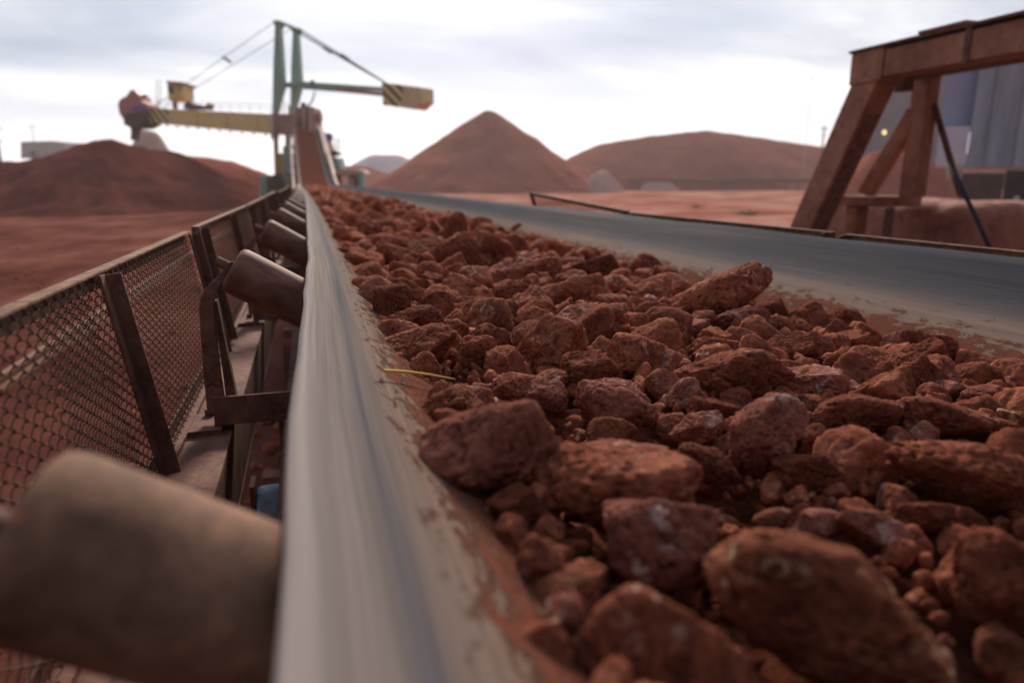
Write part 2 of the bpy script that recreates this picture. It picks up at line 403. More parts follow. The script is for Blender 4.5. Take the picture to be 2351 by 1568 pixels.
def heap(name, ridge, m, slope, label, kindcat='ore heap', soft=.35, rough=.25, res=.5, seed=1, rnd=0.0, group=None):
    """ridge = list of (x, y, height above ground); repose slope all round"""
    xs = [r[0] for r in ridge]; ys = [r[1] for r in ridge]; H = max(r[2] for r in ridge); pad = H / slope * 1.25 + 2
    ox, oy = sum(xs) / len(xs), sum(ys) / len(ys)
    gx_ = np.arange(min(xs) - pad, max(xs) + pad, res) - ox; gy_ = np.arange(min(ys) - pad, max(ys) + pad, res) - oy
    def hf(X, Y):
        best = np.full(X.shape, -99.0)
        segs = list(zip(ridge[:-1], ridge[1:])) if len(ridge) > 1 else [(ridge[0], ridge[0])]
        q = np.stack([X.ravel() + ox, Y.ravel() + oy, X.ravel() * 0 + seed], 1)
        wob = fbm(q * .12, 3, seed).reshape(X.shape)
        for a, b in segs:
            ax, ay, bx, by = a[0] - ox, a[1] - oy, b[0] - ox, b[1] - oy
            L = (bx - ax) ** 2 + (by - ay) ** 2 + 1e-9
            tt = np.clip(((X - ax) * (bx - ax) + (Y - ay) * (by - ay)) / L, 0, 1)
            d = np.hypot(X - ax - tt * (bx - ax), Y - ay - tt * (by - ay))
            d = np.sqrt(d * d + soft * soft) - soft * .9 + wob * H * rough * .25 * np.clip(d / (H + .1), 0, 1)
            h = a[2] + tt * (b[2] - a[2]) - slope * d
            best = np.maximum(best, h)
        # the foot flattens out
        best = np.where(best < H * .18, best - 0, best)
        ang = np.arctan2(Y, X); rill = fbm(np.stack([np.cos(ang).ravel() * 14, np.sin(ang).ravel() * 14, X.ravel() * .05], 1), 3, seed + 8).reshape(X.shape)
        best = best + rough * .10 * H ** .5 * fbm(q * .9, 4, seed + 3).reshape(X.shape) + rill * rough * .045 * H ** .5 + rough * .16 * H ** .5 * fbm(q * .33, 3, seed + 5).reshape(X.shape)
        return best - .25
    me = heightfield(name, gx_, gy_, hf, m, drop=-.6)
    o = link_mesh(name, me, None, (ox, oy, GZ)); return tag(o, label, kindcat, group)
def P3(px, py, D): v = at(px, py, D=D); return (v.x, v.y, v.z - GZ)

# ------------------------------------------------------------------ conveyor belt
def zb(Y):        # rise of the belt towards the stacker
    t_ = np.clip((Y - 38) / 10, 0, 1); a = np.tan(R(15.5))
    return a * (np.where(Y < 38, 0, np.where(Y < 48, (Y - 38) ** 2 / 20, (Y - 43))))
def xb(Y): return -.58 * (np.clip(Y - 8, 0, 99) / 50.0) ** 1.5
PROF = [(-.0175, -.200), (.04, -.238), (.14, -.303), (.25, -.369), (.36, -.433), (.44, -.478), (.50, -.503), (.57, -.516), (.75, -.52), (.94, -.521), (1.15, -.52),
        (1.32, -.516), (1.40, -.500), (1.47, -.468), (1.55, -.419), (1.65, -.361), (1.75, -.302), (1.84, -.247), (1.90, -.212)]
TH = .013
def belt_strand(y0, y1, prof, name, parent, zoff=0, ramped=True):
    ys = np.concatenate([np.arange(y0, min(y1, 9), .12), np.arange(9, y1 + .4, .5)]) if y1 > 9 else np.arange(y0, y1, .2)
    pr = np.array(prof); dn = np.gradient(pr, axis=0); nrm = np.stack([dn[:, 1], -dn[:, 0]], 1); nrm /= np.linalg.norm(nrm, axis=1)[:, None]
    low = pr + nrm * TH
    # worn rounded lip on each edge
    e0 = (pr[0] + low[0]) / 2 - np.array([.0045, -.0025]); e1 = (pr[-1] + low[-1]) / 2 + np.array([.0045, .0025])
    ring = np.vstack([pr, [e1], low[::-1], [e0]])
    s_top = np.concatenate([[0], np.cumsum(np.linalg.norm(np.diff(pr, axis=0), axis=1))])
    s_ring = np.concatenate([s_top, [s_top[-1] + .01], s_top[::-1] + 0, [-.01]])
    n = len(ring); V = []; 
    for y in ys:
        sag = .0025 * math.sin(2 * math.pi * (y - .1) / 1.2)
        dz = float(zb(y)) if ramped else 0.0
        off = .020 * float(np.clip((y - .7) / 1.2, 0, 1) * np.clip((14 - y) / 8, 0, 1)) if ramped else 0.0
        V.append(np.stack([ring[:, 0] + off + float(xb(y)), np.full(n, y), ring[:, 1] + dz + zoff + sag], 1))
    if ramped:
        for i_, y in enumerate(ys):
            jx = .0006 * math.sin(y * 7.3) + .0006 * math.sin(y * 17.1 + 1) + random.uniform(-.0009, .0009)
            V[i_][0, 0] += jx; V[i_][-1, 0] += jx; V[i_][n - 2, 0] += jx
    V = np.vstack(V); Fc = []
    for i in range(len(ys) - 1):
        for k in range(n):
            Fc.append((i * n + k, i * n + (k + 1) % n, (i + 1) * n + (k + 1) % n, (i + 1) * n + k))
    me = np_mesh(name, V, np.array(Fc), M['belt'])
    uv = me.uv_layers.new(name='UVMap'); li = np.zeros(len(me.loops), dtype=np.int32); me.loops.foreach_get('vertex_index', li)
    # the returning strand shows its dark worn cover; across-belt coordinate in metres
    U = np.stack([s_ring[li % n], ys[li // n]], 1); uv.data.foreach_set('uv', U.astype(np.float32).ravel())
    return link_mesh(name, me, parent)
belt = empty('conveyor_belt', (0, 0, 0), 'long grey troughed rubber belt with dusty, sheen-paled left edge carrying the red rocks', 'conveyor belt')
belt_strand(-1.2, 58.2, PROF, 'carrying_strand', belt)
flat = [(x, -.744) for x in np.linspace(1.86, .02, 8)][::-1]
belt_strand(-1.2, 40, flat, 'return_strand', belt, ramped=False)

# ------------------------------------------------------------------ conveyor frame
fr = empty('belt_conveyor', (0, 0, GZ), 'dusty rusted steel girders and legs carrying the belt rollers', 'conveyor')
def along(y0, y1, x, z, w, h, name, m, step=4.0, bevel=.003):
    mb = MB(); ys = np.arange(y0, y1 + .01, step)
    for a, b in zip(ys[:-1], ys[1:]):
        mb.beam((x + float(xb(a)), a, z + float(zb(a))), (x + float(xb(b)), b, z + float(zb(b))), w, h)
    return mb.build(name, m, fr, bevel=bevel)
for sgn, x0 in ((1, -.235), (-1, 2.11)):
    along(-1.2, 38.8, x0, -.545, .092, .010, 'top_flange', M['steel'])
    along(-1.2, 38.8, x0 + .040 * sgn, -.63, .010, .160, 'web', M['steel_dark'])
    along(-1.2, 38.8, x0, -.716, .092, .012, 'bottom_flange', M['steel'])
    along(-1.2, 38.8, x0 + .155 * sgn, -.70, .045, .045, 'side_bar', M['steel'])
for i in range(16):
    y = 2.28 + 2.4 * i
    mb = MB()
    mb.beam((-.10 + xb(y), y, GZ - .1), (-.10 + xb(y), y, -.72), .07, .07); mb.build('leg', M['steel_dark'], fr, bevel=.003)
    MB().beam((1.97 + xb(y), y, GZ - .1), (1.97 + xb(y), y, -.72), .07, .07).build('leg', M['steel_dark'], fr, bevel=.003)
    MB().beam((-.20 + xb(y), y, -.99), (2.05 + xb(y), y, -.99), .06, .06).build('cross_member', M['steel'], fr, bevel=.003)
    MB().beam((-.12 + xb(y), y + .04, -1.5), (-.12 + xb(y), y + .9, -.74), .045, .045).build('brace', M['steel_dark'], fr)

# idler sets
RR = .053; sl = math.atan(.6)
def roller_mb(p0, p1, r):
    p0 = Vector(p0); p1 = Vector(p1); d = (p1 - p0).normalized(); L = (p1 - p0).length
    s = [0, 0, .004, .012, .022, L - .022, L - .012, L - .004, L, L]; q = [.5, .80, .93, .985, 1, 1, .985, .93, .80, .5]
    return MB().tube([p0 + d * a for a in s], [r * k for k in q], 48)
def make_idler(y):
    root = empty('idler_set', (0, y, 0), 'x', 'idler rollers', 'idler roller sets under the belt')
    def Bd(mb, nm, m, sm=False, bv=0): return mb.build(nm, m, root, smooth=sm, bevel=bv)
    lx, lz = -.166, -.186; du = Vector((math.cos(sl), 0, -math.sin(sl)))
    a = Vector((lx, y, lz)); b = a + du * .70
    w = Bd(roller_mb(a, b, RR), 'wing_roller', M['roller2'], True)
    Bd(roller_mb((.47, y, -.589), (1.41, y, -.589), RR), 'centre_roller', M['roller2'], True)
    c = Vector((1.965, y, -.262)); du2 = Vector((-du.x, 0, du.z))
    Bd(roller_mb(c, c + du2 * .62, RR), 'wing_roller', M['roller2'], True)
    # base beam: an angle section
    mb = MB(); mb.box((-.225, y - .055, -.525), (2.10, y - .047, -.460)); mb.box((-.225, y - .046, -.525), (2.10, y + .02, -.517)); Bd(mb, 'base_beam', M['steel'], bv=.002)
    for sx, xo in ((1, 0.0), (-1, 1.876)):
        T = lambda x, z: (x if sx == 1 else 1.80 - x, 0, z if sx == 1 else min(z, z * .8 - .11))
        def outline(px_): return [(T(q_.x, q_.z)[0], T(q_.x, q_.z)[2]) for q_ in [at(a_, b_, Y=1.6) for a_, b_ in px_]]
        ol = outline([(478, 945), (470, 860), (463, 770), (459, 705), (462, 682), (474, 660), (500, 634), (531, 600), (537, 598), (540, 606), (512, 646), (497, 672), (493, 700), (499, 770), (509, 850), (522, 935)])
        Bd(MB().prism([(a_, y - .018, b_) for a_, b_ in ol], (0, .010, 0)), 'bracket', M['steel'], bv=.002)
        ol = outline([(493, 690), (499, 688), (545, 915), (522, 925)])
        Bd(MB().prism([(a_, y - .012, b_) for a_, b_ in ol], (0, .03, 0)), 'gusset', M['steel_dark'])
        p = T(-.245, -.535); mb = MB().box((p[0] - .035, y - .075, -.541), (p[0] + .035, y + .05, -.527))
        mb.tube([(p[0], y + .035, -.53), (p[0], y + .035, -.512)], .012, 6); Bd(mb, 'foot_bolt', M['steel'])
        for xi in (.452, ):
            xx = xi if sx == 1 else 1.876 - xi
            mb = MB().box((xx - .006, y - .03, -.53), (xx + .006, y + .03, -.545 + .0)); 
            mb = MB().beam((xx, y, -.53), (xx, y, -.60), .05, .010, up=(1, 0, 0)); Bd(mb, 'inner_bracket', M['steel_dark'])
        MB().tube([a - du * .035 if sx == 1 else c - du2 * .035, a if sx == 1 else c], .011, 12).build('shaft', M['steel'], root)
    return root
idl = []
SP = 1.2
it0 = make_idler(.40)
ordn = ['nearest', 'second', 'third', 'fourth', 'fifth', 'sixth', 'seventh', 'eighth', 'ninth', 'tenth']
for k in range(32):
    o = it0 if k == 0 else copy_tree(it0)
    y = .40 + SP * k; o.location = (float(xb(y)), y, 0); idl.append(o)
    if k == 0: l = 'large blurred idler roller set closest to the lens at lower left'
    elif k == 1: l = 'dusty brown idler set with bent bracket beside the gap in the mesh guards'
    elif k < 8: l = '%s idler roller set from the front, tucked under the pale belt edge' % ordn[k]
    else: l = 'far idler roller set, small, past the first eight along the belt'
    o['label'] = l
for ch in idl[0].children:
    if ch.name.startswith('wing_roller') or ch.name.startswith('centre_roller'):
        ch.data = ch.data.copy(); ch.data.materials[0] = M['roller']

# return rollers under the belt
rr0 = empty('return_roller', (0, 1.72, 0), 'pale blue return roller low beneath the belt edge near the front', 'return roller', 'return rollers under the belt')
roller_mb((-.168, 1.72, -.814), (2.01, 1.72, -.814), .056).build('roller_shell', M['blue'], rr0, smooth=True)
for xx in (-.176, 2.03):
    MB().beam((xx, 1.72, -.88), (xx, 1.72, -.74), .012, .07, up=(0, 1, 0)).build('hanger', M['steel_dark'], rr0)
for k in range(1, 10):
    o = copy_tree(rr0); y = 1.72 + 3.6 * k; o.location = (float(xb(y)), y, 0)
    o['label'] = 'return roller deep under the belt, farther along than the pale blue one nearest the front'

# ------------------------------------------------------------------ mesh guards
def wire_mesh_mb(y0, y1, base_, top, cell=.0185, r=.0011):
    """woven spirals between y0 and y1; base_/top are (x, z) of the lower and upper rail"""
    b0 = np.array(base_); t0 = np.array(top); L = np.linalg.norm(t0 - b0); u = (t0 - b0) / L; nn = np.array([-u[1], u[0]])
    per = cell * 1.35; nper = int(L / per); sm = 8
    j = np.arange(nper * sm + 1)
    V = []; Fc = []; k4 = 4; cnt = 0
    ny = int((y1 - y0) / cell)
    for k in range(ny):
        yy = y0 + (k + .5) * cell; ph = j / sm * 2 * np.pi + np.pi * (k % 2)
        tri = 2 / np.pi * np.arcsin(np.sin(ph)) * .6 + .4 * np.sin(ph)
        Yc = yy + tri * cell * .56; along_ = j / sm * per + .002 * np.sin(2 * ph); off = .0040 * np.cos(ph)
        X = b0[0] + u[0] * along_ + nn[0] * off; Z = b0[1] + u[1] * along_ + nn[1] * off
        C = np.stack([X, Yc, Z], 1); D = np.gradient(C, axis=0); D /= np.linalg.norm(D, axis=1)[:, None]
        A = np.cross(D, np.array([nn[0], 0, nn[1]])); A /= np.linalg.norm(A, axis=1)[:, None]; B = np.cross(A, D)
        ring = np.stack([C + A * r, C + B * r, C - A * r, C - B * r], 1).reshape(-1, 3)
        V.append(ring); n = len(C)
        i = np.arange(n - 1)[:, None] * 4; q = np.arange(4)[None]; a = i + q; b = i + (q + 1) % 4
        Fc.append(np.stack([a, b, b + 4, a + 4], -1).reshape(-1, 4) + cnt); cnt += len(ring)
    return np.vstack(V), np.vstack(Fc)
LB, LT = (-.292, -.528), (-.350, -.150)
def make_guard(y0, length, Lb, Lt, mids, label, group, cell=.0185):
    root = empty('mesh_guard', (Lb[0], y0, Lb[1]), label, 'mesh guard', group)
    ob = Vector((Lb[0], 0, Lb[1])); ot = Vector((Lt[0], 0, Lt[1]))
    e = lambda v, y: (v.x, y, v.z)
    y1 = y0 + length
    V, Fc = wire_mesh_mb(y0 + .02, y1 - .02, Lb, Lt, cell)
    V = V - np.array([Lb[0], y0, Lb[1]]); me = np_mesh('wire_mesh', V, Fc, M['wire'], True); link_mesh('wire_mesh', me, root)
    sg = 1 if Lb[0] < 1 else -1
    mb = MB(); mb.beam(e(ot, y0), e(ot, y1), .021, .005); mb.beam(e(ot + Vector((-.008 * sg, 0, -.0165)), y0), e(ot + Vector((-.008 * sg, 0, -.0165)), y1), .005, .028)
    # clods of dust caught on the rail
    mb.build('top_rail', M['rail'], root, bevel=.001)
    mb = MB(); mb.beam(e(ob, y0), e(ob, y1), .030, .005); mb.beam(e(ob + Vector((-.0125 * sg, 0, .0165)), y0), e(ob + Vector((-.0125 * sg, 0, .0165)), y1), .005, .028); mb.build('bottom_rail', M['steel'], root)
    d = (ot - ob)
    for yy in [y0 + .016] + [y0 + m_ for m_ in mids] + [y1 - .016]:
        mb = MB(); off = Vector((.010 * sg, 0, 0))
        mb.beam(e(ob + off, yy), e(ot + off - d * .012, yy), .026, .006, up=(1, 0, 0)); mb.beam(e(ob + off * 2.4, yy + .016), e(ot + off * 2.4 - d * .012, yy + .016), .005, .026, up=(1, 0, 0))
        mb.build('post', M['steel_dark'], root, bevel=.0008)
    return root
gA = make_guard(.22, 2.04, LB, LT, [1.07], 'nearest rusty chain link mesh guard at left, its wires in clear view', 'mesh guards along the left of the belt')
V, Fc = wire_mesh_mb(1.03, 1.27, (LB[0] - .006, LB[1]), (LT[0] - .006, LT[1] - .012)); me = np_mesh('mesh_overlap', V - np.array([LB[0], .22, LB[1]]), Fc, M['wire'], True); link_mesh('mesh_overlap', me, gA)
V, Fc = None, None
gB = make_guard(2.42, 2.06, LB, (LT[0], LT[1] + .004), [.98], 'second mesh guard from the front, just past the gap beside the bent roller bracket', 'mesh guards along the left of the belt')
for k in range(1, 8):
    c = copy_tree(gB); y = 2.42 + 2.2 * k; c.location = (LB[0] + float(xb(y)), y, LB[1] + random.uniform(-.01, .012)); c.rotation_euler = (random.uniform(-.004, .004), 0, 0)
    c['label'] = ('%s mesh guard from the front, narrow and blurred' % ['', 'third', 'fourth', 'fifth'][k]) if k < 4 else 'tiny far mesh guard beyond the fifth, near the stacker end'
RB, RT = (2.17, -.53), (2.05, -.196)
g1 = make_guard(4.22, 2.05, RB, RT, [], 'far right-hand mesh guard with raised end post showing above the dark belt edge', 'mesh guards along the right of the belt')
g1.rotation_euler = (R(2.4), 0, 0)
g2 = make_guard(2.32, 1.82, RB, (2.05, -.205), [], 'middle right-hand mesh guard whose thin rusty rail tops the dark belt edge', 'mesh guards along the right of the belt')
g3 = make_guard(.20, 2.05, RB, (2.05, -.208), [], 'right-hand mesh guard nearest the camera, only its rusty top rail showing', 'mesh guards along the right of the belt')

# ------------------------------------------------------------------ ore on the belt
sx_, sz_ = [.08, .35, .75, 1.15, 1.55], [-.300, -.345, -.350, -.385, -.440]
def zs(x): return float(np.interp(x, sx_, sz_))
RT_ = Vector((math.cos(yaw), -math.sin(yaw), 0))
# px, py, width, height (in the 2351-wide photo), roll, material, boxy, label, short phrase
HR = [
 (1130,1040,325,215, 14,'rock_pink',0,'big pitted pinkish red boulder resting against the pale left belt wing','big pitted boulder at the left wing'),
 (1390,1108,430,200, 6,'rock',0,'long dark loaf shaped boulder right of the big pitted one','long loaf shaped boulder'),
 (1762,1003,222,172, 26,'rock_pink',0,'rounded pinkish boulder tilted up to the right in mid pile','rounded pinkish tilted boulder'),
 (1672,870,250,145,-6,'rock',0,'broad smooth domed boulder in the middle of the load','broad smooth domed boulder'),
 (1658,683,225,108, 27,'rock',0,'long slab sticking up to the right against the dark belt wing','long slab sticking up'),
 (903,712,122,125, 30,'rock_dark',0,'upright dark rock leaning at the left belt wing behind the lumpy twin one','upright dark leaning rock'),
 (962,800,180,108, 8,'rock',0,'lumpy twin-humped rock above the yellow straw','lumpy twin-humped rock over the straw'),
 (945,745,150,80, 10,'rock_dark',0,'dark rock wedged between the upright rock and the lumpy twin-humped one','dark wedged rock'),
 (1272,797,165,145, -8,'rock',0,'tall blocky pitted rock with sharp brow at the centre','tall blocky pitted rock'),
 (1095,820,92,98, 0,'rock',0,'egg shaped rock right of the lumpy twin-humped one','egg shaped rock'),
 (1158,840,92,96, 20,'rock',0,'rounded rock with a small hollow, second right of the lumpy twin-humped one','rounded rock with a hollow'),
 (1350,850,138,96, 10,'rock_dark',0,'dark rough humped rock below right of the tall blocky one','dark rough humped rock'),
 (1460,825,150,112, -10,'rock',0,'craggy rock left of the broad domed boulder','craggy rock left of the dome'),
 (1418,925,192,112,-8,'rock_pink',0,'pale topped pinkish orange rock above the loaf shaped boulder','pale topped rock above the loaf'),
 (1030,945,165,115, 8,'rock_ochre',0,'mottled ochre and rust rock just above the big pitted boulder','mottled ochre rock'),
 (1250,912,105,95, 30,'rock_pink',0,'whitish speckled knobbly rock between the ochre one and the pale topped one','whitish speckled knobbly rock'),
 (1190,890,112,90, 25,'rock',0,'bent saddle shaped rock above the big pitted boulder','bent saddle shaped rock'),
 (1968,962,212,118, 14,'rock_dark',0,'dark oval rock right of the rounded pinkish tilted boulder','dark oval rock'),
 (1855,880,155,92, -4,'rock_pink',1,'flat-topped cracked pinkish block right of the broad dome','flat-topped cracked block'),
 (1938,748,105,78,-12,'rock_dark',0,'lone rock sitting out on the right belt wing','lone rock on the right wing'),
 (1775,718,92,76,-20,'rock_dark',0,'dark rock directly right of the slab that sticks up','dark rock right of the slab'),
 (1705,745,130,76, 5,'rock_pink',0,'greyish pink rock tucked under the slab that sticks up','greyish pink rock under the slab'),
 (1385,742,120,90, 0,'rock',0,'round pitted rock behind the tall blocky one','round pitted rock'),
 (2215,1085,345,160,-12,'rock',0,'long ridged boulder at the right frame edge, sloping down right','long ridged boulder at right edge'),
 (2190,975,300,120,-4,'rock_dark',0,'wide low boulder at right behind the long ridged one','wide low boulder at right'),
 (1528,1250,285,200,-4,'rock_pink',1,'blocky pink boulder with flat face in front of the loaf','blocky pink boulder'),
 (1872,1395,560,300,-22,'rock_ochre',0,'huge blurred boulder with pale upper edge in the right foreground','huge foreground boulder'),
 (1545,1500,420,250,-14,'rock',0,'big blurred boulder at the bottom edge left of the huge one','big bottom edge boulder'),
 (1295,1365,175,130, 8,'rock_ochre',0,'ochre streaked rock below left of the blocky pink boulder','ochre streaked rock'),
 (1180,1235,88,112, 0,'rock',0,'small pointed upright rock beside the lower left wing','small pointed upright rock'),
 (1245,1495,150,130, 12,'rock',1,'squarish rock at the bottom edge beside the left wing','squarish bottom edge rock'),
 (2290,1330,260,230,-20,'rock_dark',0,'very dark blurred boulder at the lower right frame edge','very dark lower right boulder'),
 (1622,1080,160,120,-30,'rock_dark',0,'dark rock leaning on the right end of the loaf','dark rock at the end of the loaf'),
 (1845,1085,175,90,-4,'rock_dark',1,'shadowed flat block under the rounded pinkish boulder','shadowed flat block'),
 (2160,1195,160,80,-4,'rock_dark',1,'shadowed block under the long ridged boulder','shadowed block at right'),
 (850,673,85,70,-8,'rock',0,'squat rock at the left wing behind the upright dark one','squat rock at left wing'),
 (935,672,110,62,-14,'rock',0,'smooth curved rock right behind the upright dark one','smooth curved rock'),
 (1090,650,88,78, 0,'rock',0,'boxy rock between the two mid load humps','boxy mid load rock'),
 (1175,625,125,72,-6,'rock_pink',0,'wide pale hump behind the dark flat rock in mid load','wide pale hump'),
 (1182,674,100,42,-3,'rock_dark',0,'dark flat rock below the wide pale hump','dark flat rock below the hump'),
 (1370,628,115,74, 12,'rock_dark',0,'dark peaked rock behind the slab at centre right','dark peaked rock'),
 (905,597,150,70,-6,'rock',0,'long low hump near the left wing in the distance','long low hump'),
 (797,588,58,38, 0,'rock_dark',1,'small dark block touching the left wing in the distance','small dark block at left wing'),
 (1198,533,48,36,-10,'rock_dark',0,'small peaked rock on the right skyline of the distant load','small peaked skyline rock'),
 (1598,988,135,82, 20,'rock_pink',0,'knobbly pink rock left of the rounded pinkish boulder','knobbly pink rock'),
 (1520,885,82,78, 20,'rock_pink',0,'small pitted pink rock at the left foot of the dome','small pitted pink rock'),
 (1580,912,85,90,-30,'rock_pink',0,'purplish pale rock at the foot of the broad dome','purplish pale rock'),
 (1640,942,130,52,-10,'rock_dark',0,'dark flat stone under the broad dome','dark flat stone under the dome'),
 (1402,990,118,66, 4,'rock_ochre',0,'smooth ochre tinged stone behind the loaf','smooth ochre stone behind the loaf'),
 (1300,1240,80,0,0,None,0,'',''),
 (2010,832,130,70,-10,'rock',0,'ragged rock beside the right wing under the lone one','ragged rock under the lone one'),
 (2105,862,130,88,-25,'rock_dark',0,'dark broken rock cluster piece at the right wing','dark broken rock at right wing'),
 (2255,910,110,58,-6,'rock_pink',0,'pale knobbly rock near the right frame edge','pale knobbly rock near right edge'),
 (1225,722,110,62, 22,'rock',0,'wedge shaped rock behind the tall blocky one at left','wedge shaped rock'),
 (1045,765,75,62,-38,'rock',0,'slanting slab right of the lumpy twin-humped rock','slanting slab'),
 (1880,1200,120,64,-4,'rock_pink',0,'pale pinkish rock over the huge foreground boulder','pale pinkish rock over the huge one'),
 (1770,1192,92,54, 0,'rock_ochre',0,'flat tan stone over the huge foreground boulder','flat tan stone'),
 (2000,1215,190,80,-16,'rock_pink',0,'jagged pink rock in the shadowed right foreground','jagged pink rock'),
 (1255,870,10,0,0,None,0,'',''),
 (870,528,100,48,-4,'rock_dark',0,'dark broad rock in the blurred distant load','dark broad distant rock'),
 (1505,655,95,48, 8,'rock',0,'low crumbly rock left of the slab that sticks up','low crumbly rock by the slab'),
 (1595,757,70,50, 0,'rock_pink',0,'pale block below the slab that sticks up','pale block below the slab'),
 (1640,800,118,60, 10,'rock',0,'reddish stone behind the crest of the dome','reddish stone behind the dome'),
 (1820,805,110,70, 0,'rock_dark',0,'dark smooth rock above the flat-topped block','dark smooth rock above the block'),
 (1942,790,92,52, 24,'rock',0,'smooth sloping rock below the lone one','smooth sloping rock below the lone one'),
]
HR = [h for h in HR if h[5]]
rocks = []      # dict: c, radii, rot, sub, mat, label
for i, (px, py, w, h, ro, mt, bx, lab, ph) in enumerate(HR):
    r = ray(px, py); s = 1.0
    for _ in range(12):
        p = r * s; H_ = h * s / F
        zt = zs(min(max(p.x, .1), 1.6)) + .22 * H_ + (.04 if 'slab sticking' in lab else 0) + (.02 if h > 150 else 0)
        s = .5 * s + .5 * zt / r.z
    p = r * s; W_ = w * s / F; H_ = h * s / F
    vd = r.normalized(); side = RT_; upv = side.cross(vd).normalized()
    a = R(ro); ax = side * math.cos(a) + upv * math.sin(a); az = -side * math.sin(a) + upv * math.cos(a); ay = vd
    Mt = Matrix((ax, ay, az)).transposed()
    p = p + vd * (.10 * W_)
    px2 = max(w, h) / 2351 * 1024
    sub = 6 if px2 > 42 else 5
    rocks.append(dict(c=p, rad=(W_ / 2 * 1.03, (W_ * .55 + H_ * .45) / 2, H_ / 2 * 1.05), rot=Mt, sub=sub, mat=mt, boxy=bx, label=lab, phrase=ph, px=(px, py), size=W_, hand=True, foot=(W_ / 2, (W_ * .5 + H_ * .5) / 2)))
# loose filling rocks
grid = {}
def gkey(x, y): return (int(x / .12), int(y / .12))
def gput(x, y, r):
    n = int(r / .12) + 1; kx, ky = gkey(x, y)
    for a in range(kx - n, kx + n + 1):
        for b in range(ky - n, ky + n + 1): grid.setdefault((a, b), []).append((x, y, r))
def gfree(x, y, r, k):
    for (a, b, q) in grid.get(gkey(x, y), []):
        if (a - x) ** 2 + (b - y) ** 2 < (k * (q + r)) ** 2: return False
    return True
for k_ in rocks: gput(k_['c'].x, k_['c'].y, k_['foot'][1] * .80)
fill = []
def fill_pass(n, r0, r1, y0, y1, k, lift, powr=1.0):
    for _ in range(n):
        y = y0 + (y1 - y0) * random.random() ** powr; rr = random.uniform(r0, r1)
        x = random.uniform(.12 + rr * .6, 1.50 - rr * .9)
        if y < .28 and x < .3: continue
        if gfree(x, y, rr, k):
            gput(x, y, rr); fill.append((x, y, zs(x) + rr * (lift + random.uniform(-.25, .35)), rr))
def onwing(px, py, lift):
    r = ray(px, py); return r * ((-.2105 + lift) / (r.z + .6 * r.x))
pts = [onwing(866, 838, .016), onwing(880, 850, .008), onwing(930, 853, .010), onwing(985, 860, .014), onwing(1030, 868, .014), onwing(1045, 871, .010)]
for a_, c_ in zip(pts[:-1], pts[1:]):
    for t_ in (0, .5, 1):
        q_ = a_.lerp(c_, t_)
        for k_ in (0, 1.6): gput(q_.x, q_.y - .02 * k_, .022)
straw_pts = list(pts)
for _ in range(2500):
    y = random.uniform(.27, 1.05); rr = random.uniform(.014, .032); x = random.uniform(.15, .48)
    if gfree(x, y, rr, .80):
        gput(x, y, rr); fill.append((x, y, max(-.212 - .6 * x + rr * .75, -.415 + rr * .6), rr))
fill_pass(700, .06, .10, 2.6, 36, .85, .30)
fill_pass(800, .042, .07, .5, 4.0, .88, -.15)
fill_pass(5200, .035, .06, 1.2, 36, .80, .05)
fill_pass(3600, .018, .034, .3, 4.5, .82, -.15)
fill_pass(7000, .022, .036, 2.5, 24, .8, .1)
fill_pass(6200, .011, .02, .25, 3.4, .82, -.45)
fill_pass(8000, .006, .012, .3, 2.6, .8, -1.3, 1.2)
for _ in range(260):      # strays on the right wing beside the load
    y = random.uniform(.8, 9); x = 1.42 + abs(random.gauss(0, .05)); rr = random.uniform(.006, .016)
    fill.append((x, y, -.512 + (max(x, 1.40) - 1.40) * .62 + rr * .8, rr))
# a few loose lumps beyond the left and right skirts of the load
def rr_rot():
    q = np.random.RandomState(random.randrange(10 ** 6)).normal(size=4); q /= np.linalg.norm(q)
    from mathutils import Quaternion
    return Quaternion(q).to_matrix()
def vis(x, y, z, r):
    u, v, d = proj(Vector((x, y, z)))
    if d < .05 or u < -60 or u > 2420 or v > 1640: return 0
    return r / d
fill.sort(key=lambda q: -vis(*q))
NI = 300 - len(rocks)
ind, rest = fill[:NI], fill[NI:]
VAR = {s: [rock_shape(500 + 31 * i + s, s, p=[22, 28, 36, 18, 26, 20][i % 6], planes=8 + i % 5, boxy=(i % 3 == 2), rough=1.5) for i in range(10)] for s in (2, 3, 4)}
varmesh = {}
def vmesh(i, sub, mt):
    if (i, sub, mt) not in varmesh:
        X, Fc = rock_shape(900 + 17 * i, sub, p=[14, 20, 28, 16, 24, 12][i % 6], planes=9 + i % 6, boxy=(i % 4 == 3))
        varmesh[(i, sub, mt)] = np_mesh('rock', X, Fc, M[mt])
    return varmesh[(i, sub, mt)]
colw = {'rock': 'rust red', 'rock_pink': 'pinkish', 'rock_ochre': 'ochre brown', 'rock_dark': 'dark brown'}
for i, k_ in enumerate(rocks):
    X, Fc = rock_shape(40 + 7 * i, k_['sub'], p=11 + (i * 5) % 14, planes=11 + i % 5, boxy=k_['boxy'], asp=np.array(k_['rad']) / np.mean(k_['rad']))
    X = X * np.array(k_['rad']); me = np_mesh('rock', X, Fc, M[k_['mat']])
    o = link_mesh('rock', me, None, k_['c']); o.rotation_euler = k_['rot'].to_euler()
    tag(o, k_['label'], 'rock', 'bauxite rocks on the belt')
lm = [(h[0], h[1], h[8]) for h in HR]
cnt = {}
todo = []
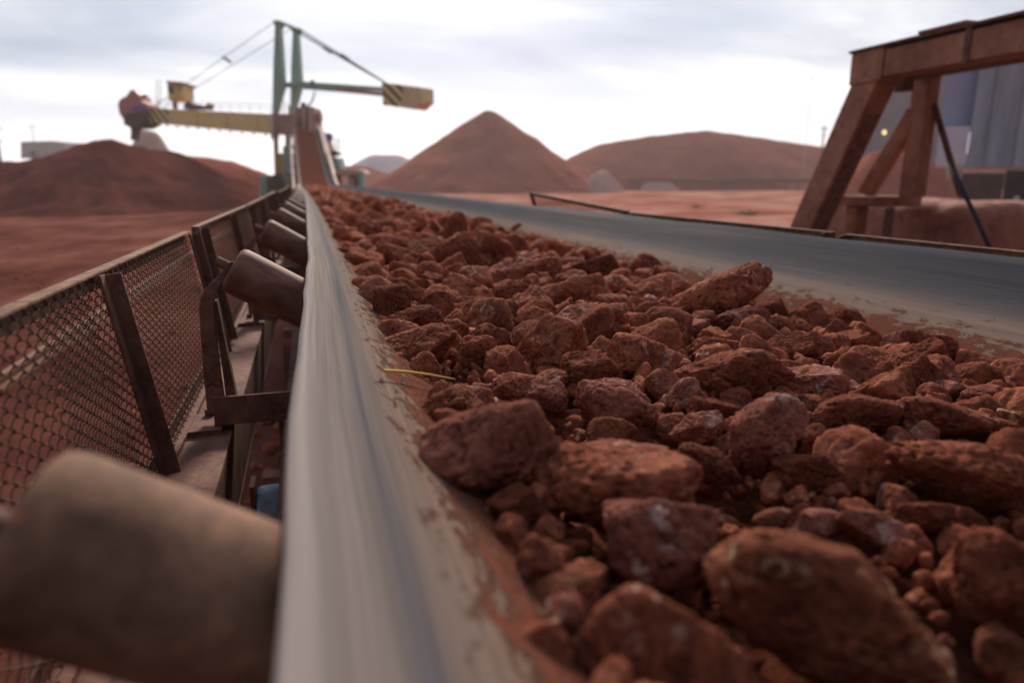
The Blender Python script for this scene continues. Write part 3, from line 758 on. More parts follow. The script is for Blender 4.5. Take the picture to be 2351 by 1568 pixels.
for (x, y, z, r) in ind:
    u, v, d = proj(Vector((x, y, z)))
    j = min(range(len(lm)), key=lambda q: (lm[q][0] - u) ** 2 + (1.6 * (lm[q][1] - v)) ** 2)
    du_, dv = u - lm[j][0], v - lm[j][1]
    dr = ('right of' if du_ > 0 else 'left of') if abs(du_) > abs(dv) * 1.3 else ('in front of' if dv > 0 else 'behind')
    todo.append(((x, y, z, r), j, dr, du_ ** 2 + dv ** 2))
todo.sort(key=lambda q: q[3])
rk = ['nearest', 'second nearest', 'third nearest', 'fourth nearest', 'fifth nearest', 'sixth nearest', 'seventh nearest', 'eighth nearest', 'ninth nearest', 'tenth nearest', 'eleventh nearest', 'twelfth nearest', 'thirteenth nearest', 'fourteenth nearest', 'fifteenth nearest', 'sixteenth nearest'] + ['number %d' % i for i in range(17, 60)]
for n_, ((x, y, z, r), j, dr, _) in enumerate(todo):
    c = cnt.get((j, dr), 0); cnt[(j, dr)] = c + 1
    mt = random.choices(['rock', 'rock_dark', 'rock_pink', 'rock_ochre'], [6, 3.5, 1.2, .5])[0]
    szw = 'large' if r > .06 else 'mid-sized' if r > .034 else 'small'
    u, v, d = proj(Vector((x, y, z)))
    sub = 5 if r / d * F / 2351 * 1024 > 16 else 4
    o = link_mesh('rock', vmesh(n_ % 14, sub, mt), None, (x, y, z))
    a = random.uniform(.8, 1.35); b = random.uniform(.75, 1.05)
    o.scale = (r * a, r * 1.0, r * b); o.rotation_euler = rr_rot().to_euler()
    lab_ = '%s %s rock, %s %s the %s' % (szw, colw[mt], rk[c], dr, lm[j][2])
    if len(lab_.replace('-', ' ').split()) > 16: lab_ = '%s rock, %s %s the %s' % (szw, rk[c], dr, lm[j][2])
    tag(o, lab_, 'rock', 'bauxite rocks on the belt')
def merge(lst, name, m, subf):
    Vs, Fs, n = [], [], 0
    for i, (x, y, z, r) in enumerate(lst):
        X, Fc = VAR[subf(x, y, z, r)][random.randrange(10)]
        rm = np.array(rr_rot()); s_ = r * np.array([random.uniform(.8, 1.5), 1, random.uniform(.6, 1)])
        Vs.append((X * s_) @ rm.T + np.array([x + float(xb(y)), y, z])); Fs.append(Fc + n); n += len(X)
    return link_mesh(name, np_mesh(name, np.vstack(Vs), np.vstack(Fs), m))
sf = lambda x, y, z, r: 4 if (r / max(y, .3) > .016) else 3 if (r / max(y, .3) > .006) else 2
near_ = [q for q in rest]
random.shuffle(near_)
h1 = int(len(near_) * .62); h2 = int(len(near_) * .85)
lumps = merge(near_[:h1], 'ore_rubble', M['rock'], sf)
tag(lumps, 'small rust red stones and chips filling the gaps between the larger rocks', 'ore', kind='stuff')
tag(merge(near_[h1:h2], 'ore_rubble', M['rock_dark'], sf), 'small dark brown stones and chips among the larger rocks on the belt', 'ore', kind='stuff')
tag(merge(near_[h2:], 'ore_rubble', M['rock_pink'], sf), 'small pale pinkish stones and chips among the larger rocks on the belt', 'ore', kind='stuff')
# bed of fines between belt and rocks (runs up the incline too)
xs_ = np.linspace(.06, 1.60, 60); ys_ = np.concatenate([np.arange(-1.2, 6, .03), np.arange(6, 58.2, .25)])
def bedh(X, Y):
    q = np.stack([X.ravel() * 9, Y.ravel() * 9, X.ravel() * 0], 1)
    n = fbm(q, 4, 77).reshape(X.shape)
    base_ = np.interp(X, [.06, .13, .35, .75, 1.15, 1.50, 1.60], [-.345, -.338, -.40, -.42, -.45, -.465, -.50])
    return base_ + n * .016 + np.where(Y > 30, .05, 0) * np.clip((Y - 30) / 8, 0, 1) + zb(Y)
me = heightfield('ore_bed', xs_, ys_, bedh, M['fines'])
co = np.zeros(len(me.vertices) * 3, dtype=np.float32); me.vertices.foreach_get('co', co); co = co.reshape(-1, 3); co[:, 0] += xb(co[:, 1]).astype(np.float32); me.vertices.foreach_set('co', co.ravel())
tag(link_mesh('ore_bed', me), 'bed of fine red ore dust lying in the belt under the rocks', 'ore', kind='stuff')
# yellow straw
o = MB().tube(straw_pts, [.0016, .0021, .002, .0018, .0014, .001], 8).build('straw', M['straw'], smooth=True); tag(o, 'thin yellow straw lying on the belt under the lumpy twin-humped rock', 'straw')

# ------------------------------------------------------------------ heaps
def rp(px, py, D): v = at(px, py, D=D); return (v.x, v.y, v.z - GZ)
heap('ore_heap', [rp(-260, 352, 50), rp(50, 366, 54), rp(120, 354, 54), rp(195, 316, 54), rp(245, 309, 54), rp(320, 329, 55), rp(405, 344, 58)], M['pile_shaded'], .50,
     'shade-darkened red brown ore heap at left beneath the stacker boom', soft=.5, rough=.85, res=.25, seed=4)
heap('ore_heap', [rp(395, 350, 76), rp(465, 355, 78), rp(525, 364, 78), rp(570, 382, 76)], M['pile'], .50, 'lighter red ore heap sloping down behind the dark left one', soft=.8, rough=.5, res=.45, seed=9)
heap('ore_heap', [rp(1122, 250, 138)], M['pile'], .635, 'tall conical red ore heap in the centre distance', soft=.7, rough=.50, res=.4, seed=21)
heap('ore_heap', [rp(1405, 322, 170), rp(1500, 308, 174), rp(1612, 296, 175), rp(1740, 312, 185), rp(1880, 333, 190), rp(2080, 345, 200), rp(2300, 352, 205)], M['pile_far'], .55,
     'broad flat-topped red ore heap right of the conical one', soft=5, rough=.5, res=1.1, seed=31)
heap('ore_heap', [rp(1385, 386, 130), rp(1372, 392, 128)], M['pile_pink'], 1.15, 'small pale pink heap at the right foot of the conical one', soft=1.3, rough=.9, res=.25, seed=5)
heap('ore_heap', [rp(868, 352, 260), rp(905, 353, 262)], M['pile_lav'], .55, 'pale lavender grey heap half hidden behind the conical one', soft=4, rough=.4, res=1.5, seed=6)
heap('ore_heap', [rp(800, 378, 200), rp(840, 380, 205)], M['pile_far'], .4, 'thin red heap low on the horizon behind the stacker platform', soft=1, rough=.5, res=1, seed=14)
heap('ore_heap', [rp(2020, 338, 60), rp(2060, 336, 60), rp(2120, 352, 58)], M['pile'], 1.0, 'red ore heap seen between the gantry legs before the grey building', soft=.8, rough=.5, res=.35, seed=61)
heap('ore_heap', [rp(1488, 414, 150), rp(1535, 415, 150)], M['pile_pink'], .8, 'low streak of whitish pink ore on the flat ground right of the cone', soft=.5, rough=.5, res=.3, seed=62)
v = at(337, 290, D=100)
hp = heap('ore_heap', [rp(322, 292, 72), rp(358, 298, 72)], paint('pale_stone_heap', (.62, .47, .41), (.5, .36, .3), .5), 2.2, 'pale pinkish cream heap peeking over the left heap below the boom head', soft=.3, rough=.3, res=.25, seed=63)

# scattered stones on the ground
gs = []
for i_ in range(4200):
    a = random.random(); d = (1.2 + 6 * a if i_ % 3 == 0 else 2 + 26 * a * a); an = random.uniform(-1.2, .5 if i_ % 3 == 0 else 1.3)
    x, y = math.sin(an) * d, math.cos(an) * d
    gs.append((x, y, GZ + .02, random.choice([.012, .018, .03, .05]) * random.uniform(.7, 1.2)))
gs = merge(gs, 'ground_stones', M['rock'], lambda *a: 2); tag(gs, 'small red stones strewn over the dusty ground around the conveyor', 'stones', kind='stuff')

# stacker rails on the ground
for xx, lb in ((-3.3, 'long rusty steel rail on the ground seen through the left mesh guards'), (5.2, 'rusty steel rail on the ground right of the conveyor')):
    mb = MB(); mb.box((xx - .06, -3, GZ), (xx + .06, 90, GZ + .05)); mb.box((xx - .012, -3, GZ + .051), (xx + .012, 90, GZ + .12)); mb.box((xx - .036, -3, GZ + .121), (xx + .036, 90, GZ + .16))
    o = mb.build('ground_rail', M['rail'], origin=(xx, 0, GZ)); tag(o, lb, 'rail')

# ------------------------------------------------------------------ stacker
SD = 58.0
st = empty('stacker', (-1.2, 56, GZ), 'tall ore stacker with green masts, yellow boom and striped counterweight at the belt end', 'stacker')
def sp(px, py, D=SD): return at(px, py, D=D)
def quadbox(pix, D0, D1, name, m, sub=None):
    """an outlined plate with true thickness between two depths"""
    f_ = [sp(x, y, D0) for x, y in pix]; dirn = Vector((math.sin(yaw), math.cos(yaw), 0)) * (D1 - D0)
    return MB().prism(f_, dirn).build(name, m, sub or st, bevel=.03)
# masts
for (xt, yt, x0, x1, yb_, tipx, tipy, D_) in ((636, 52, 626, 651, 195, 628, 264, 57), (677, 68, 667, 691, 194, 669, 262, 60)):
    c = sp(xt, yt, D_)
    quadbox([(xt - 5, yt), (xt + 5, yt), (x1 - 3, 150), (x1, yb_), (tipx + 4, tipy), (tipx - 3, tipy), (x0, yb_), (x0 + 1, 150)], D_, D_ + .9, 'mast', M['green'])
    m_ = quadbox([(xt - 11, yt - 5), (xt + 11, yt - 3), (xt + 6, yt + 9), (xt - 6, yt + 8)], D_ - .1, D_ + 1.0, 'mast_head', M['green'])
MB().beam(sp(636, 49, 57.4), sp(677, 66, 60.4), .18, .18).build('mast_tie', M['green'], st)
MB().beam(sp(640, 196, 57.4), sp(681, 196, 60.4), .45, .45).build('mast_tie', M['green'], st)
# counter jib
MB().beam(sp(652, 196, 57.5), sp(770, 206, 56.8), .34, .36).build('counter_jib', M['green'], st)
MB().beam(sp(771, 206, 56.8), sp(880, 217, 56.2), .30, .32).build('counter_jib', M['machine'], st)
MB().beam(sp(690, 192, 60.3), sp(882, 206, 58.5), .28, .32).build('counter_jib', M['green'], st)
MB().tube([sp(722, 200, 57), sp(722, 216, 57), sp(716, 235, 57), sp(702, 248, 57.2)], .07, 8).build('hanging_hose', M['black'], st)
MB().tube([sp(718, 198, 57), sp(717, 186, 57)], .16, 8).build('sheave', M['machine_dark'], st)
# counterweight box
A = sp(876, 190, 55.5); B = sp(966, 204, 53.2)
ctr = (A + B) / 2; axd = (B - A); axd.z = 0; L = axd.length; axd.normalize(); pd = Vector((-axd.y, axd.x, 0))
if pd.y < 0: pd = -pd
cw = bpy.data.objects.new('counterweight', None)
def cwp(s, z, w=0): return Vector((A.x, A.y, 0)) + axd * s + pd * w + Vector((0, 0, z))
zt = A.z; zt2 = B.z + .1; hb = sp(876, 241, 55.5).z; hb2 = sp(950, 249, 53.2).z
me_ = MB().prism([cwp(0, zt), cwp(L * .60, zt * .4 + zt2 * .6), cwp(L * .42, hb * .5 + hb2 * .5), cwp(L * .02, hb)], pd * 1.5).build('striped_panel', M['stripe'], st)
MB().prism([cwp(L * .603, zt * .4 + zt2 * .6), cwp(L, zt2), cwp(L * 1.0, zt2 - 1.1), cwp(L * .80, hb2), cwp(L * .423, hb * .5 + hb2 * .5)], pd * 1.5).build('counterweight', M['tan'], st, bevel=.06)
# tie rods
for a, b, w in (((641, 50, 57), (876, 186, 56), .07), ((684, 66, 60), (884, 190, 57.5), .07), ((632, 50, 57.3), (352, 246, 66), .028), ((670, 66, 60.3), (372, 250, 67.5), .028)):
    MB().tube([sp(*a), sp(*b)], w, 6).build('tie_rod', M['cable'], st)
for q in ((752, 116, 56.7), (792, 132, 58.5), (521, 138, 61)):
    p = sp(*q); MB().beam(p - Vector((.35, 0, -.22)), p + Vector((.35, 0, -.22)), .22, .22).build('turnbuckle', M['machine_dark'], st, bevel=.03)
# boom: side girder pair and decks
BL_t, BL_b = sp(332, 248, 67), sp(332, 281, 67); BR_t, BR_b = sp(668, 265, 57), sp(668, 312, 57)
back = Vector((.55, 1, 0)).normalized() * 1.9
def lerp(a, b, t_): return a + (b - a) * t_
def boomseg(t0, t1, name, m):
    vs = [lerp(BL_b, BR_b, t0), lerp(BL_b, BR_b, t1), lerp(BL_t, BR_t, t1), lerp(BL_t, BR_t, t0)]
    return MB().prism(vs, back).build(name, m, st)
boomseg(0, .19, 'boom_tip', M['stripe']); boomseg(.19, .999, 'boom', M['yellow'])
for t_ in (.19, .4, .6, .8, .95):
    MB().beam(lerp(BL_b, BR_b, t_) - back * .02, lerp(BL_t, BR_t, t_) - back * .02, .09, .06).build('boom_rib', M['tan'], st)
for k in range(12):
    t_ = .1 + k * .075; p = lerp(BL_b, BR_b, t_)
    MB().beam(p + Vector((0, 0, .0)), p + Vector((0, 0, -.26)), .12, .12).build('boom_idler', M['machine'], st)
mb = MB()
for k in range(15):
    p = lerp(BL_t, BR_t, .05 + k * .064); mb.tube([p, p + Vector((0, 0, .75))], .02, 5)
for hz in (.4, .75): mb.tube([lerp(BL_t, BR_t, .05) + Vector((0, 0, hz)), lerp(BL_t, BR_t, .95) + Vector((0, 0, hz))], .02, 5)
mb.build('handrail', M['machine_light'], st)
# boom head (rounded faded red hood), chute and falling-ore skirt
def lump(c, rad, name, m, seed, parent=st, sub=4):
    X, Fc = rock_shape(seed, sub, p=7, planes=8, rough=.5); X = X * np.array(rad)
    me = np_mesh(name, X, Fc, m); return link_mesh(name, me, parent, Vector(c) - wloc(parent))
pc = sp(303, 244, 67.5)
quadbox([(274, 262), (270, 240), (276, 228), (290, 221), (300, 207), (308, 207), (318, 218), (322, 232), (340, 240), (342, 252), (336, 280), (318, 290), (300, 286), (284, 276)], 66.4, 68.6, 'head_hood', M['pinkred'])
quadbox([(284, 262), (330, 258), (336, 283), (318, 292), (298, 293), (284, 286)], 66.0, 68.9, 'head_pulley_frame', M['machine_dark'])
quadbox([(304, 244), (338, 248), (337, 256), (304, 252)], 65.9, 66.3, 'head_motor', M['cabblue'])
quadbox([(298, 290), (314, 290), (306, 300), (302, 322), (299, 322), (300, 302)], 66.6, 68.0, 'chute', M['machine_dark'])
quadbox([(318, 220), (334, 217), (335, 222), (322, 226)], 66.8, 67.2, 'lamp_bracket', M['machine_dark'])
# cab on a post over the boom
cab = quadbox([(383, 189), (418, 192), (419, 228), (387, 231)], 64.0, 66.4, 'cab', M['yellow'])
quadbox([(386, 198), (397, 199), (398, 214), (388, 214)], 63.9, 63.97, 'cab_window', M['glass'], cab)
quadbox([(381, 186), (420, 189), (420, 193), (381, 190)], 63.7, 66.7, 'cab_roof', M['machine'], cab)
MB().beam(sp(402, 231, 65), sp(402, 250, 65), .35, .35).build('cab_post', M['machine'], st)
for px_ in (360, 368): MB().tube([sp(px_, 185, 65.5), sp(px_, 247, 65.5)], .04, 5).build('ladder_pole', M['whitepaint'], st)
quadbox([(420, 250), (424, 238), (432, 232), (440, 236), (452, 240), (468, 244), (478, 237), (474, 250)], 63.5, 65, 'winch', M['machine_dark'])
# junction tower and tripper
quadbox([(618, 262), (672, 262), (672, 318), (640, 305), (622, 300)], 55.5, 57.5, 'slew_frame', M['machine'])
quadbox([(627, 300), (633, 300), (636, 398), (630, 398)], 55.4, 56.0, 'tower_leg', M['machine'])
quadbox([(655, 310), (664, 310), (664, 400), (655, 400)], 56.5, 57.2, 'tower_leg', M['machine'])
quadbox([(618, 262), (625, 262), (627, 320), (622, 320)], 55.1, 55.4, 'ladder', M['whitepaint'])
quadbox([(632, 352), (647, 352), (646, 402), (634, 402)], 54.5, 55.6, 'hydraulic_tank', M['amber'])
quadbox([(649, 336), (661, 334), (661, 404), (650, 404)], 53.6, 54.4, 'green_locker', M['green'])
quadbox([(597, 404), (630, 404), (630, 452), (597, 456)], 50.0, 53.0, 'wheel_bogie', M['green'])
quadbox([(612, 404), (645, 400), (660, 440), (612, 446)], 49.0, 51.5, 'bogie_frame', M['machine_dark'])
quadbox([(630, 398), (690, 398), (690, 424), (630, 424)], 51.6, 56.0, 'travel_platform', M['machine_dark'])
hood = quadbox([(674, 262), (680, 248), (700, 244), (718, 246), (722, 300), (715, 304), (684, 304), (674, 300)], 57.4, 60, 'transfer_hood', M['machine'])
quadbox([(692, 250), (699, 248), (699, 302), (693, 302)], 57.1, 57.35, 'hood_rib', M['machine_light'], hood)
quadbox([(708, 252), (715, 252), (715, 302), (708, 302)], 57.1, 57.35, 'hood_rib', M['machine_light'], hood)
quadbox([(690, 236), (700, 236), (698, 246), (690, 246)], 58, 58.5, 'beacon', M['machine_dark'])
quadbox([(680, 303), (727, 303), (727, 310), (719, 316), (688, 316), (680, 312)], 55.6, 56.6, 'blue_crossbar', M['cabblue'])
quadbox([(725, 262), (733, 258), (735, 276), (727, 280)], 58, 59, 'motor', M['pinkred'])
# side skirts along the rising belt
MB().beam(sp(678, 318, 54), sp(680, 412, 45), .34, .5).build('side_girder', M['machine_light'], st, bevel=.02)
MB().beam(sp(736, 298, 54), sp(764, 408, 45), .36, .5).build('side_girder', M['machine_light'], st, bevel=.02)
quadbox([(733, 300), (745, 312), (756, 350), (762, 395), (750, 395), (738, 330)], 56, 58, 'drive_housing', M['machine'])
quadbox([(742, 308), (757, 306), (760, 318), (748, 326)], 56.5, 57.4, 'blue_motor', M['cabblue'])
quadbox([(752, 348), (770, 346), (780, 352), (766, 358)], 56.2, 57.6, 'walkway', M['machine_dark'])
for px_ in (770, 778): MB().tube([sp(px_, 318, 57), sp(px_, 352, 57)], .05, 5).build('stanchion', M['machine_dark'], st)
quadbox([(756, 366), (776, 362), (782, 388), (762, 390)], 54.6, 56.5, 'gearbox', M['green'])
quadbox([(764, 392), (824, 390), (832, 398), (832, 404), (766, 404)], 53, 56, 'platform_deck', M['machine_light'])
for px_ in (770, 800, 812): quadbox([(px_, 404), (px_ + 9, 404), (px_ + 9, 432), (px_, 432)], 53.4, 54.2, 'platform_leg', M['machine'])
quadbox([(822, 392), (832, 392), (833, 434), (823, 434)], 52.6, 53.6, 'wheel_bogie', M['green'])
quadbox([(800, 410), (812, 408), (813, 432), (802, 432)], 53.2, 53.35, 'white_sign_plate', M['whitepaint'])
quadbox([(720, 402), (766, 404), (766, 428), (735, 426)], 54.5, 57, 'platform_frame', M['machine_dark'])
for px_, a, b in ((640, 264, 240), (652, 264, 232), (662, 262, 236), (665, 262, 244)):
    MB().tube([sp(px_, a, 56.2), sp(px_, b, 56.2)], .05, 5).build('handrail_post', M['whitepaint'], st)
# posts under the rising belt
for k in range(6):
    y = 41 + 2.6 * k; z = float(zb(y)) - .75; x = float(xb(y))
    mb = MB(); mb.beam((x - .1, y, GZ), (x - .1, y, z), .16, .16); mb.beam((x + 1.95, y, GZ), (x + 1.95, y, z), .16, .16); mb.beam((x - .3, y, z + .1), (x + 2.15, y, z + .1), .2, .2)
    mb.build('trestle', M['machine'], st)
for x0 in (-.3, 2.15):
    mb = MB(); ys = np.arange(39, 58, 2.0)
    for a, b in zip(ys[:-1], ys[1:]): mb.beam((x0 + float(xb(a)), a, float(zb(a)) - .62), (x0 + float(xb(b)), b, float(zb(b)) - .62), .12, .3)
    mb.build('ramp_girder', M['machine'], st)

# ------------------------------------------------------------------ gantry at right
ga = empty('steel_gantry', (5.2, 6.0, GZ), 'heavy rust red steel portal frame at right standing behind the belt', 'gantry')
# slanting front leg: big box section, channel side shown as a plate
def legpt(y, z, x): return (x, y, z)
mb = MB(); yt0, yt1, zt_ = 5.30, 5.62, .92; yb0, yb1, zb_ = 6.92, 7.24, GZ
lean = lambda z: (zt_ - z) * .50
mb.hexa([(5.0, 5.30 + lean(zb_), zb_), (5.24, 5.30 + lean(zb_), zb_), (5.24, 5.62 + lean(zb_), zb_), (5.0, 5.62 + lean(zb_), zb_), (5.0, 5.30, zt_), (5.24, 5.30, zt_), (5.24, 5.62, zt_), (5.0, 5.62, zt_)])
mb.build('slanted_leg', M['gantry'], ga, bevel=.012)
L0 = lambda z, x0, x1: [(x0, 5.30 + lean(z), z), (x1, 5.30 + lean(z), z)]
q0 = L0(.60, 5.035, 5.205) ; q1 = L0(-1.6, 5.035, 5.205)
MB().prism([q0[0], q0[1], q1[1], q1[0]], (0, -.006, 0)).build('shaded_side_plate', M['steel'], ga)  # darker plate stands in for the shade of the open channel side
MB().box((4.985, 5.27, .87), (5.26, 5.655, 1.15)).build('knee_plate', M['gantry'], ga, bevel=.01)
mb = MB(); mb.box((5.0, 1.2, .90), (5.22, 5.265, 1.13)); mb.build('main_beam', M['gantry'], ga, bevel=.01)
MB().box((4.97, 1.2, 1.152), (5.75, 5.68, 1.178)).build('cap_plate', M['steel_dark'], ga, bevel=.004)
MB().box((4.96, 4.46, 1.18), (5.7, 4.9, 1.205)).build('patch_plate', M['gantry'], ga, bevel=.004)
MB().box((4.985, 4.42, .885), (4.998, 4.47, 1.15)).build('splice_plate', M['steel_dark'], ga)
MB().box((5.225, 1.2, .935), (5.70, 5.6, 1.148)).build('soffit', M['steel_dark'], ga, bevel=.01)
MB().box((5.45, 5.45, .82), (5.55, 5.58, .93)).build('bracket', M['steel_dark'], ga, bevel=.005)
MB().box((5.74, 5.46, -.16), (5.88, 5.66, 1.14)).build('rear_post', M['gantry'], ga, bevel=.01)
MB().box((5.72, 1.2, .98), (5.95, 5.455, 1.14)).build('rear_beam', M['gantry'], ga, bevel=.01)
MB().beam((5.80, 5.62, .66), (5.66, 6.00, -.14), .12, .15).build('diagonal_brace', M['gantry'], ga, bevel=.008)
MB().beam((5.84, 5.47, .72), (6.00, 5.18, -.14), .05, .05).build('diagonal_brace', M['steel_dark'], ga, bevel=.004)
MB().box((5.50, 5.70, -.26), (6.10, 6.22, -.155)).build('base_frame', M['gantry'], ga, bevel=.012)
MB().box((5.55, 5.98, GZ), (5.70, 6.14, -.262)).build('base_leg', M['gantry'], ga, bevel=.01)
MB().box((5.55, 5.55, GZ), (5.62, 5.62, -.262)).build('base_leg', M['steel_dark'], ga, bevel=.01)
A_ = at(1893, 484, X=6.3); B_ = at(2262, 492, X=6.3)
V0, Fc = ico(6)
X = V0 / (np.sum(np.abs(V0) ** 14, axis=1) ** (1 / 14))[:, None]
q = X * np.array((.62, .9, 1.05))
X = X * (1 + .035 * fbm(q * 2.2, 4, 5) + .02 * fbm(q * 9, 3, 6))[:, None]
me = np_mesh('block', X * np.array((.62, (A_.y - B_.y) / 2, 1.05)), Fc, M['concrete'])
o = link_mesh('concrete_block', me, None, (6.78, (A_.y + B_.y) / 2, -.215 - 1.05)); tag(o, 'rough red dusted concrete block behind the gantry base', 'concrete block')
# slanting pipe
o = MB().tube([at(2180, 372, D=5.6), at(2212, 440, D=5.5), at(2245, 510, D=5.4), at(2300, 630, D=5.3)], .017, 12).build('slanting_pipe', M['cable'], smooth=True, origin=at(2212, 440, D=5.5))
tag(o, 'dark blue grey pipe slanting down right of the gantry base', 'pipe')

# ------------------------------------------------------------------ buildings
def facade(name, x0, x1, y0, y1, D, depth, m, parent, yawd=0, off=0):
    a = at(x0, y1, D=D); b = at(x1, y1, D=D); zt = at(x0, y0, D=D).z; zb0 = at(x0, y1, D=D).z
    d = Vector((a.x, a.y, 0)).normalized()
    a = Vector((a.x, a.y, zb0)) + d * off; b = Vector((b.x, b.y, zb0)) + d * off
    h = zt - zb0
    return MB().prism([a, b, b + Vector((0, 0, h)), a + Vector((0, 0, h))], d * depth).build(name, m, parent)
bp = at(2270, 500, D=36)
b1 = empty('industrial_building', (bp.x, bp.y, GZ), 'tall shed with weathered blue grey corrugated cladding above a black wall', 'building')
facade('clad_wall', 2216, 2560, 100, 383, 36, 9, M['clad'], b1)
facade('dark_base', 2290, 2560, 392, 520, 36, 8, M['dark_wall'], b1, off=.3)
facade('grey_base', 2192, 2289, 398, 520, 36, 8, M['machine_dark'], b1, off=.35)
facade('ledge', 2190, 2560, 384, 391, 36, .5, M['machine_light'], b1, off=-.25)
facade('blue_wall', 2160, 2240, 100, 287, 36, 8, M['clad_blue'], b1, off=.03)
facade('milky_window', 2146, 2215, 291, 380, 36, 8, M['clad_white'], b1, off=.01)
facade('patch_panel', 2282, 2352, 202, 250, 36, .05, M['clad_gray'], b1, off=-.06)
facade('patch_panel', 2332, 2560, 258, 262, 36, .05, M['black'], b1, off=-.06)
for px_ in (2258, 2322): facade('corner_trim', px_, px_ + 3, 100, 383, 36, .1, M['clad_gray'], b1, off=-.11)
bp = at(2070, 400, D=75)
b2 = empty('industrial_building', (bp.x, bp.y, GZ), 'grey clad building with two rusty orange window strips seen between the gantry legs', 'building')
facade('grey_wall', 1975, 2205, 120, 420, 75, 14, M['clad_gray'], b2)
for (a, b, y0, y1) in ((1990, 2036, 249, 262), (2062, 2090, 246, 262), (2000, 2040, 299, 312), (2058, 2085, 297, 309), (2118, 2140, 235, 250), (2118, 2140, 285, 380)):
    facade('window_strip', a, b, y0, y1, 75, .2, M['orange_strip'], b2, off=-.25)
facade('strip_beam', 2036, 2062, 247, 266, 75, .2, M['dark_wall'], b2, off=-.2)
p = at(2028, 305, D=74); X, Fc = ico(3)
o = link_mesh('wall_lamp', np_mesh('wall_lamp', X * .32, Fc, M['lamp']), None, p); tag(o, 'round yellow lit lamp on the grey building between the gantry legs', 'lamp')
# far left sheds and mast
bp = at(90, 400, D=150)
o = MB().prism([at(48, 364, D=150), at(155, 364, D=150), at(150, 328, D=150), at(120, 324, D=150), at(48, 326, D=150)], (6, 14, 0)).build('shed', M['whitepaint'], origin=(bp.x, bp.y, GZ)); tag(o, 'small pale shed on the horizon above the far left heap', 'building')
facade('shed_door', 70, 84, 345, 364, 149.5, .3, M['clad_gray'], o)
def pole(px, y0, y1, D, label, m, arms, w=.12):
    a = at(px, y1, D=D); b = at(px, y0, D=D); r_ = empty('utility_pole', (a.x, a.y, GZ), label, 'pole')
    MB().tube([(a.x, a.y, GZ), (a.x, a.y, b.z)], [w, w * .6], 8).build('shaft', m, r_)
    for dz, l in arms: MB().beam((a.x - l, a.y, b.z - dz), (a.x + l, a.y, b.z - dz), .12, .14).build('arm', m, r_)
pole(1881, 291, 410, 130, 'utility pole standing on the horizon left of the gantry leg', M['weed'], [(.6, .9), (1.7, .5)], .2)
pole(1842, 186, 410, 160, 'thin tall pole with small round top over the flat-topped heap', M['whitepaint'], [(.2, .5)], .05)
pole(6, 285, 400, 120, 'grey lattice pole cut off by the left frame edge', M['cable'], [(1, 1.0), (3, .8)], .3)
pole(90, 290, 400, 170, 'thin pole above the small pale shed', M['cable'], [(.4, .5)], .10)
# long low dark conveyor line in front of the flat-topped heap
a = at(1440, 402, D=150); b = at(2200, 404, D=150)
cv = empty('distant_conveyor', (a.x, a.y, GZ), 'long low dark conveyor line at the foot of the flat-topped heap', 'conveyor')
MB().beam((a.x, a.y, -.1), (b.x, b.y, -.1), .6, .8).build('gallery', M['steel_dark'], cv)
for k in range(28):
    q = a.lerp(b, k / 27); MB().beam((q.x, q.y, GZ), (q.x, q.y, -.4), .25, .25).build('trestle', M['steel_dark'], cv)
# pampas grass and weeds
def plume(px, py, w, h, D, label):
    c = at(px, py, D=D); wv, hv = w * D / F, h * D / F
    r_ = empty('pampas_grass', (c.x, c.y, GZ), label, 'pampas grass', 'pampas plumes at the right')
    MB().tube([(c.x - .06, c.y, GZ), (c.x - .02, c.y, c.z - hv * .4)], [.012, .006], 6).build('stem', M['stem'], r_)
    rs = np.random.RandomState(int(px)); V = []; Fc = []; n = 0
    for i in range(420):
        t_ = rs.rand(); a = rs.rand() * 6.28; rr = wv * .5 * math.sin(math.pi * min(1, t_ * .9 + .08)) ** .8 * rs.rand() ** .5
        p = np.array([c.x + math.cos(a) * rr * .4 + (t_ - .5) * wv * .4, c.y + math.sin(a) * rr * .4, c.z + (t_ - .5) * hv])
        q = p + np.array([math.cos(a) * wv * .22, math.sin(a) * wv * .22, hv * .14]); s_ = np.array([-math.sin(a), math.cos(a), .3]) * wv * .03
        V += [p - s_, p + s_, q]; Fc.append((n, n + 1, n + 2)); n += 3
    link_mesh('plume', np_mesh('plume', np.array(V) - np.array([c.x, c.y, GZ]), np.array(Fc), M['plume']), r_)
plume(2182, 388, 24, 50, 14, 'white pampas plume leaning beside the slanting pipe top')
plume(2326, 482, 24, 52, 13, 'tallest white pampas plume against the black wall')
plume(2346, 498, 18, 40, 13.5, 'pampas plume at the right frame edge beside the tallest')
plume(2248, 486, 14, 26, 14, 'small pampas plume between the pipe and the black wall')
plume(2306, 526, 12, 26, 13, 'lowest small pampas plume at right under the tallest')
def tuft(px, py, D, label, n=70, h=.5, w=.5):
    c = at(px, py, D=D); rs = np.random.RandomState(int(px + py)); V = []; Fc = []; k = 0
    for i in range(n):
        a = rs.rand() * 6.28; r0 = rs.rand() * w; p = np.array([math.cos(a) * r0, math.sin(a) * r0, -.1]); hh = h * (.5 + rs.rand() * .7)
        q = p + np.array([math.cos(a) * hh * .4, math.sin(a) * hh * .4, hh]); s_ = np.array([-math.sin(a), math.cos(a), 0]) * .02
        V += [p - s_, p + s_, q]; Fc.append((k, k + 1, k + 2)); k += 3
    o = link_mesh('weed', np_mesh('weed', np.array(V), np.array(Fc), M['weed']), None, (c.x, c.y, GZ)); tag(o, label, 'weed', 'weeds on the plain')
tuft(1722, 488, 44, 'dull green weed clump on the plain left of the gantry leg', 220, .5, 1.3)
tuft(1600, 470, 58, 'small dry weed clump farther out on the plain', 120, .4, 1.0)
